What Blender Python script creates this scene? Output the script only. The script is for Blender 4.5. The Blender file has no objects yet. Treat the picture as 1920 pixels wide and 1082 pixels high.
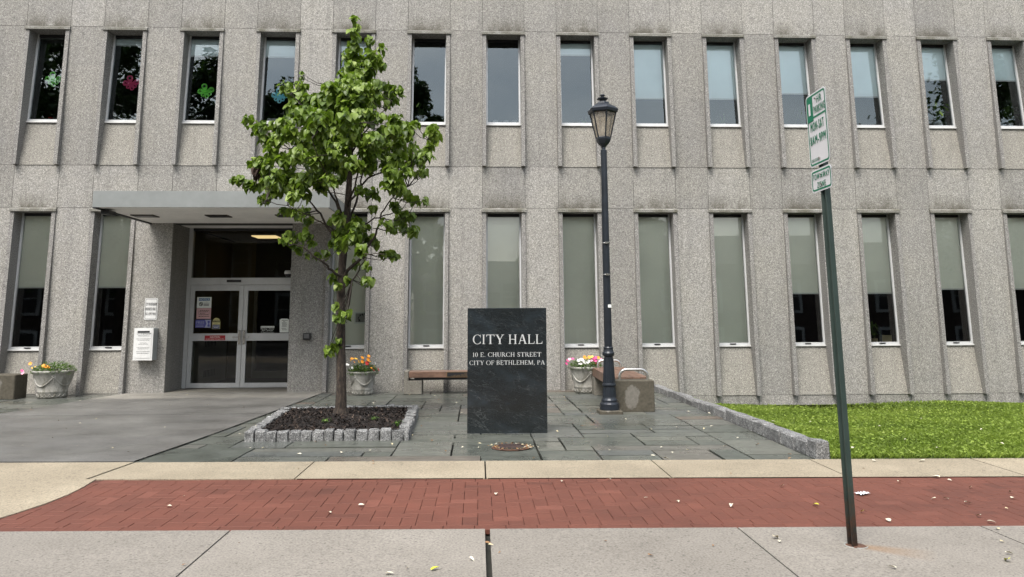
import bpy, math, random
import numpy as np
from mathutils import Vector, Matrix
random.seed(7)
R = math.radians
sc = bpy.context.scene
col = sc.collection

# ------------------------------------------------------------------ camera
F, YAW, PITCH, ROLL, YC = 1447.67, .043987, .136854, -.004188, 395.8
CAM = Vector((0, 0, 1.40))
RM = Matrix.Rotation(-YAW, 3, 'Z') @ Matrix.Rotation(math.pi/2 + PITCH, 3, 'X') @ Matrix.Rotation(ROLL, 3, 'Z')
cd = bpy.data.cameras.new('camera'); cam = bpy.data.objects.new('camera', cd); col.objects.link(cam)
cam.matrix_world = Matrix.Translation(CAM) @ RM.to_4x4()
cd.lens = F/1920*36; cd.sensor_width = 36; cd.shift_y = (YC - 541)/1920
cd.clip_start = .05; cd.clip_end = 1000
sc.camera = cam
# ------------------------------------------------------------------ light: overcast day
SUN_EL, SUN_AZ = 58, 205          # azimuth measured from +Y towards +X
w = bpy.data.worlds.new('World'); sc.world = w; w.use_nodes = True
wn = w.node_tree.nodes; wl = w.node_tree.links
bg = wn['Background']
sky = wn.new('ShaderNodeTexSky'); sky.sky_type = 'NISHITA'; sky.sun_disc = False
sky.sun_elevation = R(SUN_EL); sky.sun_rotation = R(SUN_AZ); sky.dust_density = 5; sky.air_density = 1.6; sky.ozone_density = 1.0
hs = wn.new('ShaderNodeHueSaturation'); hs.inputs['Saturation'].default_value = .55
wl.new(sky.outputs[0], hs.inputs['Color']); tcw = wn.new('ShaderNodeTexCoord'); mpw = wn.new('ShaderNodeMapping'); mpw.inputs['Scale'].default_value = (1, 1, 2.2); nzw = wn.new('ShaderNodeTexNoise'); nzw.inputs['Scale'].default_value = 2.6; nzw.inputs['Detail'].default_value = 6
rpw = wn.new('ShaderNodeValToRGB'); rpw.color_ramp.elements[0].position = .32; rpw.color_ramp.elements[0].color = (.62, .68, .76, 1); rpw.color_ramp.elements[1].position = .68; rpw.color_ramp.elements[1].color = (1.25, 1.22, 1.18, 1)
wl.new(tcw.outputs['Generated'], mpw.inputs[0]); wl.new(mpw.outputs[0], nzw.inputs['Vector']); wl.new(nzw.outputs['Fac'], rpw.inputs[0])
mxw = wn.new('ShaderNodeMix'); mxw.data_type = 'RGBA'; mxw.blend_type = 'MULTIPLY'; mxw.inputs[0].default_value = 1.0
wl.new(hs.outputs[0], mxw.inputs[6]); wl.new(rpw.outputs[0], mxw.inputs[7]); wl.new(mxw.outputs[2], bg.inputs[0]); bg.inputs[1].default_value = .14
sd = bpy.data.lights.new('sun', 'SUN'); sd.energy = 1.45; sd.angle = R(26); sd.color = (1, .97, .93)
so = bpy.data.objects.new('sun', sd); col.objects.link(so)
sv = Vector((math.sin(R(SUN_AZ))*math.cos(R(SUN_EL)), math.cos(R(SUN_AZ))*math.cos(R(SUN_EL)), math.sin(R(SUN_EL))))
so.rotation_euler = sv.to_track_quat('Z', 'Y').to_euler(); so.location = (0, -10, 30)
sc.view_settings.view_transform = 'Standard'; sc.view_settings.look = 'None'
sc.view_settings.exposure = 1.3; sc.view_settings.gamma = 1

# ------------------------------------------------------------------ helpers
def ray(px, py): return RM @ Vector(((px-960)/F, -(py-YC)/F, -1))
def P(px, py, Y):
    d = ray(px, py); return CAM + d*(Y/d.y)
def lerp(a, b, t): return a + (b-a)*t
def sstep(a, b, x):
    t = min(1, max(0, (x-a)/(b-a))); return t*t*(3-2*t)
def gz(x, y): return -.010*x*(1-sstep(6.5, 10.5, y))
def G(px, py, dz=0):
    d = ray(px, py); z = 0
    for _ in range(6):
        p = CAM + d*((z-CAM.z)/d.z); z = gz(p.x, p.y)+dz
    return p
def tag(o, label=None, cat=None, group=None, kind=None):
    if label: o['label'] = label
    if cat: o['category'] = cat
    if group: o['group'] = group
    if kind: o['kind'] = kind
    return o
def thing(name, loc, label, cat, group=None, rz=0):
    o = bpy.data.objects.new(name, None); col.objects.link(o); o.location = loc; o.rotation_euler = (0, 0, rz)
    o.empty_display_size = .1
    return tag(o, label, cat, group)
def link_copy(o, parent=None):
    c = o.copy(); col.objects.link(c)
    if parent: c.parent = parent
    return c
_txt = {}
def text_geo(s, sp=1.0):
    key = (s, sp)
    if key not in _txt:
        cu = bpy.data.curves.new('t', 'FONT'); cu.body = s; cu.size = 1; cu.space_character = sp; cu.resolution_u = 3
        o = bpy.data.objects.new('t', cu); col.objects.link(o)
        dg = bpy.context.evaluated_depsgraph_get(); me = bpy.data.meshes.new_from_object(o.evaluated_get(dg))
        vs = [(v.co.x, v.co.y) for v in me.vertices]; fs = [tuple(p.vertices) for p in me.polygons]
        bpy.data.objects.remove(o); bpy.data.curves.remove(cu); bpy.data.meshes.remove(me)
        _txt[key] = (vs, fs)
    return _txt[key]
class MB:
    def __init__(s): s.v = []; s.f = []; s.m = []; s.s = []; s.r = []
    def poly(s, pts, m=0, sm=False, r=.5):
        n = len(s.v); s.v += [tuple(p) for p in pts]; s.f.append(tuple(range(n, n+len(pts)))); s.m.append(m); s.s.append(sm); s.r.append(r)
    def mesh(s, vs, fs, m=0, sm=False, r=.5):
        n = len(s.v); s.v += [tuple(p) for p in vs]
        for f in fs: s.f.append(tuple(i+n for i in f)); s.m.append(m); s.s.append(sm); s.r.append(r)
    def hexa(s, a, m=0, r=.5, skip=()):
        # a: 8 points, bottom loop 0-3 (counter-clockwise from above), top loop 4-7
        fs = [(3, 2, 1, 0), (4, 5, 6, 7), (0, 1, 5, 4), (1, 2, 6, 5), (2, 3, 7, 6), (3, 0, 4, 7)]
        s.mesh(a, [f for i, f in enumerate(fs) if i not in skip], m, False, r)
    def box(s, x0, x1, y0, y1, z0, z1, m=0, r=.5, skip=()):
        s.hexa([(x0, y0, z0), (x1, y0, z0), (x1, y1, z0), (x0, y1, z0), (x0, y0, z1), (x1, y0, z1), (x1, y1, z1), (x0, y1, z1)], m, r, skip)
    def bbox(s, x0, x1, y0, y1, z0, z1, b, m=0, r=.5):   # chamfered box
        loops = [(b, z0), (0, z0+b), (0, z1-b), (b, z1)]
        vs = []
        for i, z in loops:
            for (x, y) in ((x0+i, y0+b), (x0+b, y0+i), (x1-b, y0+i), (x1-i, y0+b), (x1-i, y1-b), (x1-b, y1-i), (x0+b, y1-i), (x0+i, y1-b)):
                vs.append((x, y, z))
        fs = [tuple(range(7, -1, -1)), tuple(range(24, 32))]
        for L in range(3):
            for k in range(8):
                k2 = (k+1) % 8; fs.append((L*8+k, L*8+k2, L*8+8+k2, L*8+8+k))
        s.mesh(vs, fs, m, False, r)
    def tube(s, path, rad, n=8, m=0, sm=True, r=.5):
        path = [Vector(p) for p in path]
        if not hasattr(rad, '__len__'): rad = [rad]*len(path)
        vs = []; ref = None
        for i, p in enumerate(path):
            d = (path[min(i+1, len(path)-1)] - path[max(i-1, 0)]).normalized()
            if ref is None:
                ref = Vector((0, 0, 1)) if abs(d.z) < .9 else Vector((1, 0, 0))
            a = (ref - d*ref.dot(d)).normalized(); b = d.cross(a); ref = a
            for k in range(n):
                t = 2*math.pi*k/n; vs.append(p + (a*math.cos(t)+b*math.sin(t))*rad[i])
        fs = [(i*n+k, i*n+(k+1) % n, (i+1)*n+(k+1) % n, (i+1)*n+k) for i in range(len(path)-1) for k in range(n)]
        s.mesh(vs, fs, m, sm, r)
        s.mesh([vs[k] for k in range(n)], [tuple(range(n-1, -1, -1))], m, False, r)
        s.mesh([vs[-n+k] for k in range(n)], [tuple(range(n))], m, False, r)
    def lathe(s, prof, n=24, c=(0, 0, 0), m=0, sm=True, rot=0, r=.5):
        vs = []
        for (q, z) in prof:
            for k in range(n):
                t = 2*math.pi*k/n+rot; vs.append((c[0]+q*math.cos(t), c[1]+q*math.sin(t), c[2]+z))
        fs = [(i*n+k, i*n+(k+1) % n, (i+1)*n+(k+1) % n, (i+1)*n+k) for i in range(len(prof)-1) for k in range(n)]
        s.mesh(vs, fs, m, sm, r)
    def prism(s, pts, o, u, v, nrm, m=0, mside=None, r=.5):   # polygon pts (u,v) extruded along nrm
        o, u, v, nrm = Vector(o), Vector(u), Vector(v), Vector(nrm)
        a = [o+u*p[0]+v*p[1] for p in pts]; b = [q+nrm for q in a]; n = len(a)
        s.mesh(b, [tuple(range(n))], m, False, r); s.mesh(a, [tuple(range(n-1, -1, -1))], m if mside is None else mside, False, r)
        s.mesh(a+b, [(i, (i+1) % n, n+(i+1) % n, n+i) for i in range(n)], m if mside is None else mside, False, r)
    def text(s, t, h, o, u, v, m=0, xs=1.0, align=.5, width=None, bold=0, sp=1.0):
        vs, fs = text_geo(t, sp)
        x0 = min(p[0] for p in vs); x1 = max(p[0] for p in vs)
        k = h/.72; kx = k*xs
        if width: kx = width/(x1-x0)
        o, u, v = Vector(o), Vector(u), Vector(v); nn = u.cross(v)
        ox = -(x0+(x1-x0)*align)
        s.mesh([o+u*((p[0]+ox)*kx)+v*(p[1]*k) for p in vs], fs, m)
        if bold:
            for dx, e in ((-bold, .0004), (bold, .0008)):
                s.mesh([o+u*((p[0]+ox)*kx+dx)+v*(p[1]*k)+nn*e for p in vs], fs, m)
    def build(s, name, mats, parent=None, org=(0, 0, 0)):
        me = bpy.data.meshes.new(name); ox, oy, oz = org
        me.from_pydata([(x-ox, y-oy, z-oz) for x, y, z in s.v], [], s.f)
        if not isinstance(mats, (list, tuple)): mats = [mats]
        for q in mats: me.materials.append(q)
        me.polygons.foreach_set('material_index', s.m); me.polygons.foreach_set('use_smooth', s.s)
        at = me.attributes.new('rnd', 'FLOAT', 'FACE'); at.data.foreach_set('value', s.r)
        me.update()
        o = bpy.data.objects.new(name, me); col.objects.link(o)
        if parent: o.parent = parent
        return o
def rrect(x0, y0, x1, y1, r, n=4):
    pts = []
    for cx, cy, a in ((x1-r, y1-r, 0), (x0+r, y1-r, 90), (x0+r, y0+r, 180), (x1-r, y0+r, 270)):
        for i in range(n+1):
            t = R(a+90*i/n); pts.append((cx+r*math.cos(t), cy+r*math.sin(t)))
    return pts

# ------------------------------------------------------------------ materials
class NT:
    def __init__(s, name):
        s.mat = bpy.data.materials.new(name); s.mat.use_nodes = True
        s.n = s.mat.node_tree.nodes; s.l = s.mat.node_tree.links; s.b = s.n['Principled BSDF']
    def add(s, t, **kw):
        q = s.n.new(t)
        for k, v in kw.items():
            if k[0] == '_': setattr(q, k[1:], v)
            else:
                key = k.replace('_', ' ')
                q.inputs[key].default_value = v
        return q
    def pos(s, scale=(1, 1, 1), obj=False, off=(0, 0, 0)):
        mp = s.n.new('ShaderNodeMapping'); mp.inputs['Scale'].default_value = scale; mp.inputs['Location'].default_value = off
        if obj: s.l.new(s.n.new('ShaderNodeTexCoord').outputs['Object'], mp.inputs[0])
        else: s.l.new(s.n.new('ShaderNodeNewGeometry').outputs['Position'], mp.inputs[0])
        return mp.outputs[0]
    def noise(s, vec, scale, detail=2, rough=.5, dist=0):
        q = s.n.new('ShaderNodeTexNoise'); q.inputs['Scale'].default_value = scale; q.inputs['Detail'].default_value = detail
        q.inputs['Roughness'].default_value = rough; q.inputs['Distortion'].default_value = dist
        s.l.new(vec, q.inputs['Vector']); return q.outputs['Fac']
    def ramp(s, fac, stops, interp='LINEAR'):
        q = s.n.new('ShaderNodeValToRGB'); e = q.color_ramp.elements; q.color_ramp.interpolation = interp
        while len(e) < len(stops): e.new(.5)
        for i, (p, c) in enumerate(stops):
            e[i].position = p; e[i].color = (c, c, c, 1) if not hasattr(c, '__len__') else tuple(c)+(1,)
        s.l.new(fac, q.inputs[0]); return q.outputs[0]
    def mix(s, a, b, fac, mode='MIX'):
        q = s.n.new('ShaderNodeMix'); q.data_type = 'RGBA'; q.blend_type = mode
        for sock, val in ((q.inputs[0], fac), (q.inputs[6], a), (q.inputs[7], b)):
            if isinstance(val, bpy.types.NodeSocket): s.l.new(val, sock)
            elif hasattr(val, '__len__'): sock.default_value = tuple(val)+(1,)
            else: sock.default_value = val if sock.type == 'VALUE' else (val, val, val, 1)
        return q.outputs[2]
    def math(s, op, a, b=None, c=None):
        q = s.n.new('ShaderNodeMath'); q.operation = op
        for i, v in enumerate((a, b, c)):
            if v is None: continue
            if isinstance(v, bpy.types.NodeSocket): s.l.new(v, q.inputs[i])
            else: q.inputs[i].default_value = v
        return q.outputs[0]
    def rnd(s):
        q = s.n.new('ShaderNodeAttribute'); q.attribute_name = 'rnd'; return q.outputs['Fac']
    def sep(s, vec):
        q = s.n.new('ShaderNodeSeparateXYZ'); s.l.new(vec, q.inputs[0]); return q.outputs
    def out(s, colr=None, rough=None, metal=None, bump=None, bs=.3, bd=.01, spec=None):
        def st(k, v):
            if v is None: return
            if isinstance(v, bpy.types.NodeSocket): s.l.new(v, s.b.inputs[k])
            elif hasattr(v, '__len__'): s.b.inputs[k].default_value = tuple(v)+(1,)
            else: s.b.inputs[k].default_value = v
        st('Base Color', colr); st('Roughness', rough); st('Metallic', metal); st('Specular IOR Level', spec)
        if bump is not None:
            q = s.n.new('ShaderNodeBump'); q.inputs['Strength'].default_value = bs; q.inputs['Distance'].default_value = bd
            s.l.new(bump, q.inputs['Height']); s.l.new(q.outputs[0], s.b.inputs['Normal'])
        return s.mat
def plain(name, c, rough=.5, metal=0, var=.12, scale=6, spec=.5, obj=True, bump=0):
    if name.split('_')[0] not in ('petal', 'roller', 'canopy', 'paper', 'ceiling'): c = tuple(x*.80 for x in c)
    t = NT(name); v = t.pos(obj=obj); n = t.noise(v, scale, 4, .6)
    lo = tuple(x*(1-var) for x in c); hi = tuple(min(1, x*(1+var)) for x in c)
    n2 = t.noise(v, scale*9, 2)
    cc = t.mix(t.ramp(n, [(.3, lo), (.7, hi)]), t.ramp(n2, [(.3, .85), (.7, 1.0)]), .5, 'MULTIPLY')
    return t.out(cc, rough, metal, n2 if bump else None, bump, .004, spec)

# pitch of the bays, shared with the stain pattern of the stone
D = 15.25
BP, BX0 = 1.2986*D/13, -8.6569*D/13
ZS = lambda z: 1.4+(z-1.4)*D/13
zA, zB, zC, zD, zE = ZS(6.3097), ZS(4.7318), ZS(3.9569), ZS(3.1711), ZS(.9182)
zF = P(1340, 741.5, D).z
HH = .08
OW, FW = .353, .076
def bay(i): return BX0 + BP*i

def granite(name, dark, mid, light, tintA, tintB, stains=False, gain=1.0):
    t = NT(name); v = t.pos()
    n = t.noise(v, 66, 2, .78)
    c = t.ramp(n, [(.33, dark), (.47, mid), (.54, mid), (.66, light)])
    n2 = t.noise(t.pos(off=(5, 3, 1)), 110, 1, .5)
    c = t.mix(c, t.ramp(n2, [(.28, .5), (.40, 1.0)]), .6, 'MULTIPLY')
    big = t.noise(v, .8, 6, .68)
    c = t.mix(c, t.ramp(big, [(.3, tintA), (.7, tintB)]), 1.0, 'MULTIPLY')
    c = t.mix(c, t.ramp(t.rnd(), [(0, .84), (1, 1.10)]), 1.0, 'MULTIPLY')
    streak = t.noise(t.pos((7, 7, .45)), 1.0, 4, .65)
    c = t.mix(c, t.ramp(streak, [(.34, .80), (.50, 1.0)]), .6, 'MULTIPLY')
    if stains:
        x, y, z = t.sep(t.pos())
        fx = t.math('PINGPONG', t.math('SUBTRACT', x, BX0), BP/2)       # 0 at a window axis
        inx = t.ramp(fx, [(.30, 1.0), (.52, 0.0)])
        for zl in (zA+HH, zD+HH):
            h = t.math('SUBTRACT', z, zl)
            m = t.math('MULTIPLY', t.ramp(h, [(0.0, 0.0), (.002, 1.0), (.12, .5), (.32, 0.0)]), inx)
            sp = t.ramp(t.noise(t.pos((1, 1, .5)), 3.2, 5, .7), [(.36, 0.0), (.55, 1.0)])
            c = t.mix(c, (.062, .054, .034), t.math('MULTIPLY', t.math('MULTIPLY', m, sp), .85))
    gain *= .88
    if gain != 1: c = t.mix(c, (gain,)*3, 1.0, 'MULTIPLY')
    return t.out(c, .72, 0, n, .35, .006, .35)
M = {}
M['granite'] = granite('granite', (.105, .101, .095), (.275, .266, .248), (.52, .507, .48), (.93, .925, .925), (1.06, 1.045, .99), True)
M['granite_trim'] = granite('granite_trim', (.06, .057, .055), (.215, .208, .20), (.50, .49, .47), (.98, .97, .96), (1.0, .99, .94))
M['granite_spandrel'] = granite('granite_spandrel', (.085, .081, .073), (.245, .236, .214), (.48, .465, .428), (.96, .95, .92), (1.03, 1.01, .96))
t = NT('mossy_stone'); v = t.pos(); n = t.noise(v, 60, 3, .75); g = t.noise(v, 4, 5, .7)
M['mossy'] = t.out(t.mix(t.ramp(n, [(.35, (.05, .048, .042)), (.65, (.36, .35, .32))]), (.07, .066, .04), t.ramp(g, [(.38, 0.0), (.62, .75)])), .85, 0, n, .4, .006)
M['grout'] = plain('grout', (.055, .052, .048), .95)
M['alu'] = plain('aluminium', (.62, .63, .63), .35, .15, .06)
M['alu_sill'] = plain('aluminium_sill', (.78, .78, .76), .4, .1, .06)
M['dark_metal'] = plain('dark_metal', (.03, .03, .032), .4, .3)
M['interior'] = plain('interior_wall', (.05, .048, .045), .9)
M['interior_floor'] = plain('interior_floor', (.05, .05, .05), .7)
def glass(name, tint, ior, refl=(1, 1, 1)):
    t = NT(name); t.n.remove(t.b)
    tr = t.add('ShaderNodeBsdfTransparent'); tr.inputs[0].default_value = tuple(tint)+(1,)
    gl = t.add('ShaderNodeBsdfGlossy'); gl.inputs['Roughness'].default_value = .012; gl.inputs[0].default_value = tuple(refl)+(1,)
    v = t.pos((1, 1, .6)); nb = t.noise(v, .9, 2, .5)
    bp = t.add('ShaderNodeBump'); bp.inputs['Strength'].default_value = .05; bp.inputs['Distance'].default_value = .02
    t.l.new(nb, bp.inputs['Height']); t.l.new(bp.outputs[0], gl.inputs['Normal'])
    fr = t.add('ShaderNodeFresnel'); fr.inputs[0].default_value = ior
    mx = t.add('ShaderNodeMixShader'); t.l.new(fr.outputs[0], mx.inputs[0]); t.l.new(tr.outputs[0], mx.inputs[1]); t.l.new(gl.outputs[0], mx.inputs[2])
    t.l.new(mx.outputs[0], t.n['Material Output'].inputs[0]); return t.mat
M['glass_low'] = glass('window_glass_clear', (.95, .98, .95), 1.8)
M['glass_up'] = glass('window_glass_tinted', (.95, .99, 1.0), 1.95, (.90, 1.0, 1.02))
M['glass_door'] = glass('door_glass', (.72, .74, .70), 1.45)
def fabric(name, c):
    t = NT(name); v = t.pos(); n = t.noise(t.pos((40, 40, 40)), 8, 2); b = t.noise(v, 1.5, 3)
    cc = t.mix(t.ramp(b, [(.3, tuple(x*.92 for x in c)), (.7, c)]), t.ramp(n, [(.3, .96), (.7, 1.0)]), .6, 'MULTIPLY')
    return t.out(cc, .9)
M['blind_low'] = fabric('roller_blind_greenish', (.89, .885, .81))
M['blind_up'] = fabric('roller_blind_white', (.90, .94, .93))
M['paint_canopy'] = plain('canopy_fascia', (.205, .218, .212), .45, .0, .12, 1.2)
M['soffit'] = plain('canopy_soffit', (.80, .78, .74), .8, 0, .08, 1.5)
M['white'] = plain('white_paint', (.80, .80, .78), .45, 0, .05)
M['boxside'] = plain('grey_box_paint', (.50, .54, .55), .4, .3, .05)
M['paper'] = plain('paper', (.74, .77, .73), .8, 0, .04)
M['ink'] = plain('black_ink', (.02, .02, .022), .6)
M['red'] = plain('red_sticker', (.42, .012, .02), .5)
M['pink'] = plain('pink_paper', (.74, .46, .46), .8, 0, .04)
M['purple'] = plain('purple_sticker', (.12, .12, .42), .5, 0, .05)
M['lilac'] = plain('lilac_ink', (.48, .50, .72), .6, 0, .05)
M['yellow'] = plain('yellow_sticker', (.72, .66, .28), .5, 0, .05)
M['blue'] = plain('blue_ink', (.04, .16, .36), .5)
M['navy'] = plain('navy_ink', (.02, .03, .16), .5)
M['green_sign'] = plain('green_sign_paint', (.005, .20, .10), .4, 0, .05)
M['signwhite'] = plain('reflective_white', (.82, .80, .80), .35, 0, .03, 30)
M['post'] = plain('green_post_paint', (.035, .062, .05), .45, .1, .2, 8)
def rusty():
    t = NT('rusting_green_post'); v = t.pos(obj=True); x, y, z = t.sep(v)
    n = t.noise(v, 14, 5, .7)
    k = t.math('ADD', t.math('MULTIPLY', t.math('SUBTRACT', .45, z), 1.6), t.math('MULTIPLY', n, .8))
    f = t.ramp(k, [(.48, 0.0), (.95, 1.0)])
    base = t.ramp(t.noise(v, 5, 4), [(.3, (.024, .040, .033)), (.7, (.037, .058, .049))])
    return t.out(t.mix(base, t.ramp(n, [(.4, (.012, .009, .007)), (.62, (.05, .022, .010))]), f), .5, .15)
M['post'] = rusty()
M['rust'] = plain('rust', (.10, .045, .025), .85, 0, .4, 20)
M['lamp'] = plain('lamp_post_paint', (.017, .022, .030), .38, .2, .25, 10)
M['lampglass'] = None
t = NT('lamp_glass'); t.n.remove(t.b)
tr = t.add('ShaderNodeBsdfTransparent'); tr.inputs[0].default_value = (.80, .74, .64, 1)
df = t.add('ShaderNodeBsdfDiffuse'); df.inputs[0].default_value = (.50, .45, .38, 1)
gl = t.add('ShaderNodeBsdfGlossy'); gl.inputs[1].default_value = .1
n = t.ramp(t.noise(t.pos(), 14, 5, .7), [(.3, .25), (.7, .5)])
m1 = t.add('ShaderNodeMixShader'); t.l.new(n, m1.inputs[0]); t.l.new(tr.outputs[0], m1.inputs[1]); t.l.new(df.outputs[0], m1.inputs[2])
m2 = t.add('ShaderNodeMixShader'); m2.inputs[0].default_value = .06; t.l.new(m1.outputs[0], m2.inputs[1]); t.l.new(gl.outputs[0], m2.inputs[2])
t.l.new(m2.outputs[0], t.n['Material Output'].inputs[0]); M['lampglass'] = t.mat
M['steel'] = plain('stainless_steel', (.72, .70, .66), .22, .9, .04)
def concrete(name, a, b, speck=(.6, 1.25), rough=.85, wet=False, sc_=70, stain=.0, rust=False):
    t = NT(name); v = t.pos(); n = t.noise(v, 1.3, 5, .65); s_ = t.noise(v, sc_, 3, .7)
    c = t.mix(t.ramp(n, [(.3, a), (.7, b)]), t.ramp(s_, [(.32, speck[0]), (.5, 1.0), (.68, speck[1])]), 1.0, 'MULTIPLY')
    sp = t.noise(t.pos(off=(3, 9, 2)), sc_*.55, 1, .5)
    c = t.mix(c, t.ramp(sp, [(.27, .45), (.34, 1.0)]), .8, 'MULTIPLY')
    if stain:
        d = t.noise(t.pos(off=(7, 2, 0)), .55, 5, .7); c = t.mix(c, t.ramp(d, [(.35, 1-stain), (.6, 1.0)]), 1.0, 'MULTIPLY')
    c = t.mix(c, t.ramp(t.rnd(), [(0, .74), (1, .85)]), 1.0, 'MULTIPLY')
    if rust:
        vo = t.n.new('ShaderNodeTexVoronoi'); vo.inputs['Scale'].default_value = 2.3; t.l.new(t.pos(), vo.inputs['Vector'])
        c = t.mix(c, (.035, .031, .027), t.math('MULTIPLY', t.ramp(vo.outputs['Distance'], [(.025, .7), (.04, 0.0)]), t.ramp(t.noise(t.pos(), 1.7, 2), [(.5, 0.0), (.56, 1.0)])))
        pr = G(1605, 1023); x, y, z = t.sep(t.pos())
        dx = t.math('SUBTRACT', x, pr.x); dy = t.math('SUBTRACT', pr.y, y)
        al = t.math('ADD', t.math('MULTIPLY', dx, .85), t.math('MULTIPLY', dy, .52)); ac = t.math('ABSOLUTE', t.math('SUBTRACT', t.math('MULTIPLY', dy, .85), t.math('MULTIPLY', dx, .52)))
        mk = t.math('MULTIPLY', t.ramp(al, [(0, 0), (.05, .55), (.45, 0.0)]), t.ramp(t.math('SUBTRACT', ac, t.math('MULTIPLY', al, .22)), [(0, 1.0), (.06, 0.0)]))
        c = t.mix(c, (.20, .10, .03), mk)
    rr = rough
    if wet:
        x, y, z = t.sep(t.pos())
        yy_ = t.math('ADD', t.math('SUBTRACT', y, D-1.15), t.math('MULTIPLY', t.math('SUBTRACT', t.noise(t.pos(), 1.6, 4), .5), .8))
        xd = t.math('ABSOLUTE', t.math('SUBTRACT', x, -4.9))
        c = t.mix(c, t.mix(c, (2.0, 1.95, 1.85), 1.0, 'MULTIPLY'), t.math('MULTIPLY', t.ramp(yy_, [(0, 0), (.28, .9)]), t.ramp(t.math('MULTIPLY', xd, .3), [(.55, 1), (.85, 0)])))
    if wet: rr = t.ramp(t.noise(t.pos((1, 1.8, 1)), .8, 4, .6), [(.35, .32), (.65, .62)])
    return t.out(c, rr, 0, s_, .35, .004, .4)
M['sidewalk'] = concrete('sidewalk_concrete', (.215, .194, .164), (.275, .250, .214), rust=True)
M['tan'] = concrete('tan_concrete', (.285, .24, .168), (.375, .318, .228), stain=.16)
M['drive'] = concrete('wet_concrete', (.112, .108, .10), (.170, .165, .152), (.75, 1.2), .5, True, 60, .25)
M['curb'] = concrete('bench_concrete', (.17, .155, .125), (.30, .28, .235), stain=.35)
t = NT('stained_concrete'); v = t.pos(); n = t.noise(v, 22, 5, .7)
xo, yo, zo = t.sep(t.pos(obj=True))
ds = t.math('ADD', t.math('MULTIPLY', t.math('POWER', t.math('ADD', t.math('ADD', xo, .015), t.math('MULTIPLY', zo, .12)), 2), 14), t.math('MULTIPLY', t.math('POWER', t.math('SUBTRACT', zo, .23), 2), 7))
b1 = t.ramp(t.math('ADD', ds, t.math('MULTIPLY', t.noise(t.pos(obj=True), 5.5, 4, .6), .95)), [(.62, 1.0), (.70, 0.0)])
M['stained'] = t.out(t.mix(t.ramp(n, [(.3, (.040, .034, .022)), (.7, (.085, .074, .052))]), t.ramp(n, [(.3, (.115, .106, .088)), (.7, (.165, .153, .13))]), b1), .8, 0, n, .4, .005)
M['road'] = concrete('asphalt', (.045, .045, .045), (.065, .065, .063))
M['ground'] = concrete('far_ground', (.09, .085, .075), (.12, .115, .10))
def bluestone():
    t = NT('wet_bluestone'); v = t.pos(); r_ = t.rnd()
    base = t.ramp(r_, [(0, (.062, .068, .058)), (.35, (.085, .090, .076)), (.6, (.078, .083, .078)), (.8, (.105, .107, .090)), (.93, (.090, .091, .080)), (1, (.11, .090, .072))])
    n = t.noise(t.pos((1, 2.5, 1)), 3.5, 5, .65); f = t.noise(v, 45, 3, .6)
    c = t.mix(base, t.ramp(n, [(.3, .92), (.7, 1.5)]), 1.0, 'MULTIPLY')
    c = t.mix(c, t.ramp(f, [(.3, .72), (.7, .98)]), 1.0, 'MULTIPLY')
    rs = t.ramp(t.noise(t.pos(off=(4, 4, 0)), 1.6, 4, .7), [(.64, 0.0), (.76, .35)])
    c = t.mix(c, (.11, .082, .066), rs)
    rr = t.ramp(t.noise(t.pos(off=(2, 0, 0)), 1.1, 4, .65), [(.34, .14), (.66, .52)])
    return t.out(c, rr, 0, n, .25, .006, .5)
M['bluestone'] = bluestone()
M['joint'] = plain('dirt_joint', (.022, .022, .016), .95, 0, .3, 12, obj=False)
M['mossjoint'] = plain('mossy_joint', (.035, .05, .012), .95, 0, .3, 12, obj=False)
def brick():
    t = NT('paver_brick'); v = t.pos(); f = t.noise(v, 60, 4, .7); g = t.noise(v, 1.1, 4, .6)
    c = t.ramp(t.rnd(), [(0, (.106, .035, .021)), (.2, (.130, .042, .025)), (.8, (.148, .048, .029)), (1, (.174, .060, .038))])
    c = t.mix(c, t.ramp(f, [(.3, .68), (.7, .94)]), 1.0, 'MULTIPLY'); c = t.mix(c, t.ramp(g, [(.3, .80), (.7, 1.14)]), 1.0, 'MULTIPLY')
    return t.out(c, .7, 0, f, .3, .003, .4)
M['brick'] = brick()
def monument():
    t = NT('polished_dark_stone'); v = t.pos((1, 1, 1)); x, y, z = t.sep(v)
    base = t.ramp(t.noise(t.pos((1.2, 1, 2.2)), 2.2, 4, .6), [(.3, (.008, .010, .010)), (.55, (.012, .0155, .017)), (.72, (.020, .028, .034))])
    c = base
    for (sx, sz, sh, sc_, wd, amp, of) in ((1.0, 3.6, .9, 1.1, .0045, .22, 0), (1.2, 5.2, .8, 1.2, .0032, .16, 9), (.8, 4.6, .45, 1.5, .003, .13, 21)):
        cb = t.n.new('ShaderNodeCombineXYZ')
        t.l.new(t.math('MULTIPLY', x, sx), cb.inputs[0])
        t.l.new(t.math('ADD', t.math('MULTIPLY', t.math('ADD', z, t.math('MULTIPLY', x, sh*.45)), sz), of), cb.inputs[2])
        nn = t.noise(cb.outputs[0], sc_, 5, .6, .35)
        vein = t.ramp(t.math('ABSOLUTE', t.math('SUBTRACT', nn, .5)), [(0, 1.0), (wd, 0.0)])
        br = t.ramp(t.noise(t.pos(off=(of, 1, 2)), 4.5, 3, .6), [(.44, 0.0), (.62, 1.0)])
        c = t.mix(c, (.17, .18, .18), t.math('MULTIPLY', t.math('MULTIPLY', vein, br), amp*1.7))
    sp = t.noise(v, 130, 1); c = t.mix(c, (.05, .055, .06), t.ramp(sp, [(.62, 0.0), (.72, .5)]))
    return t.out(c, .22, 0, None, spec=.5)
M['monument'] = monument()
M['letter'] = plain('engraved_letter_grey', (.56, .57, .56), .7, 0, .08, 20)
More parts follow.
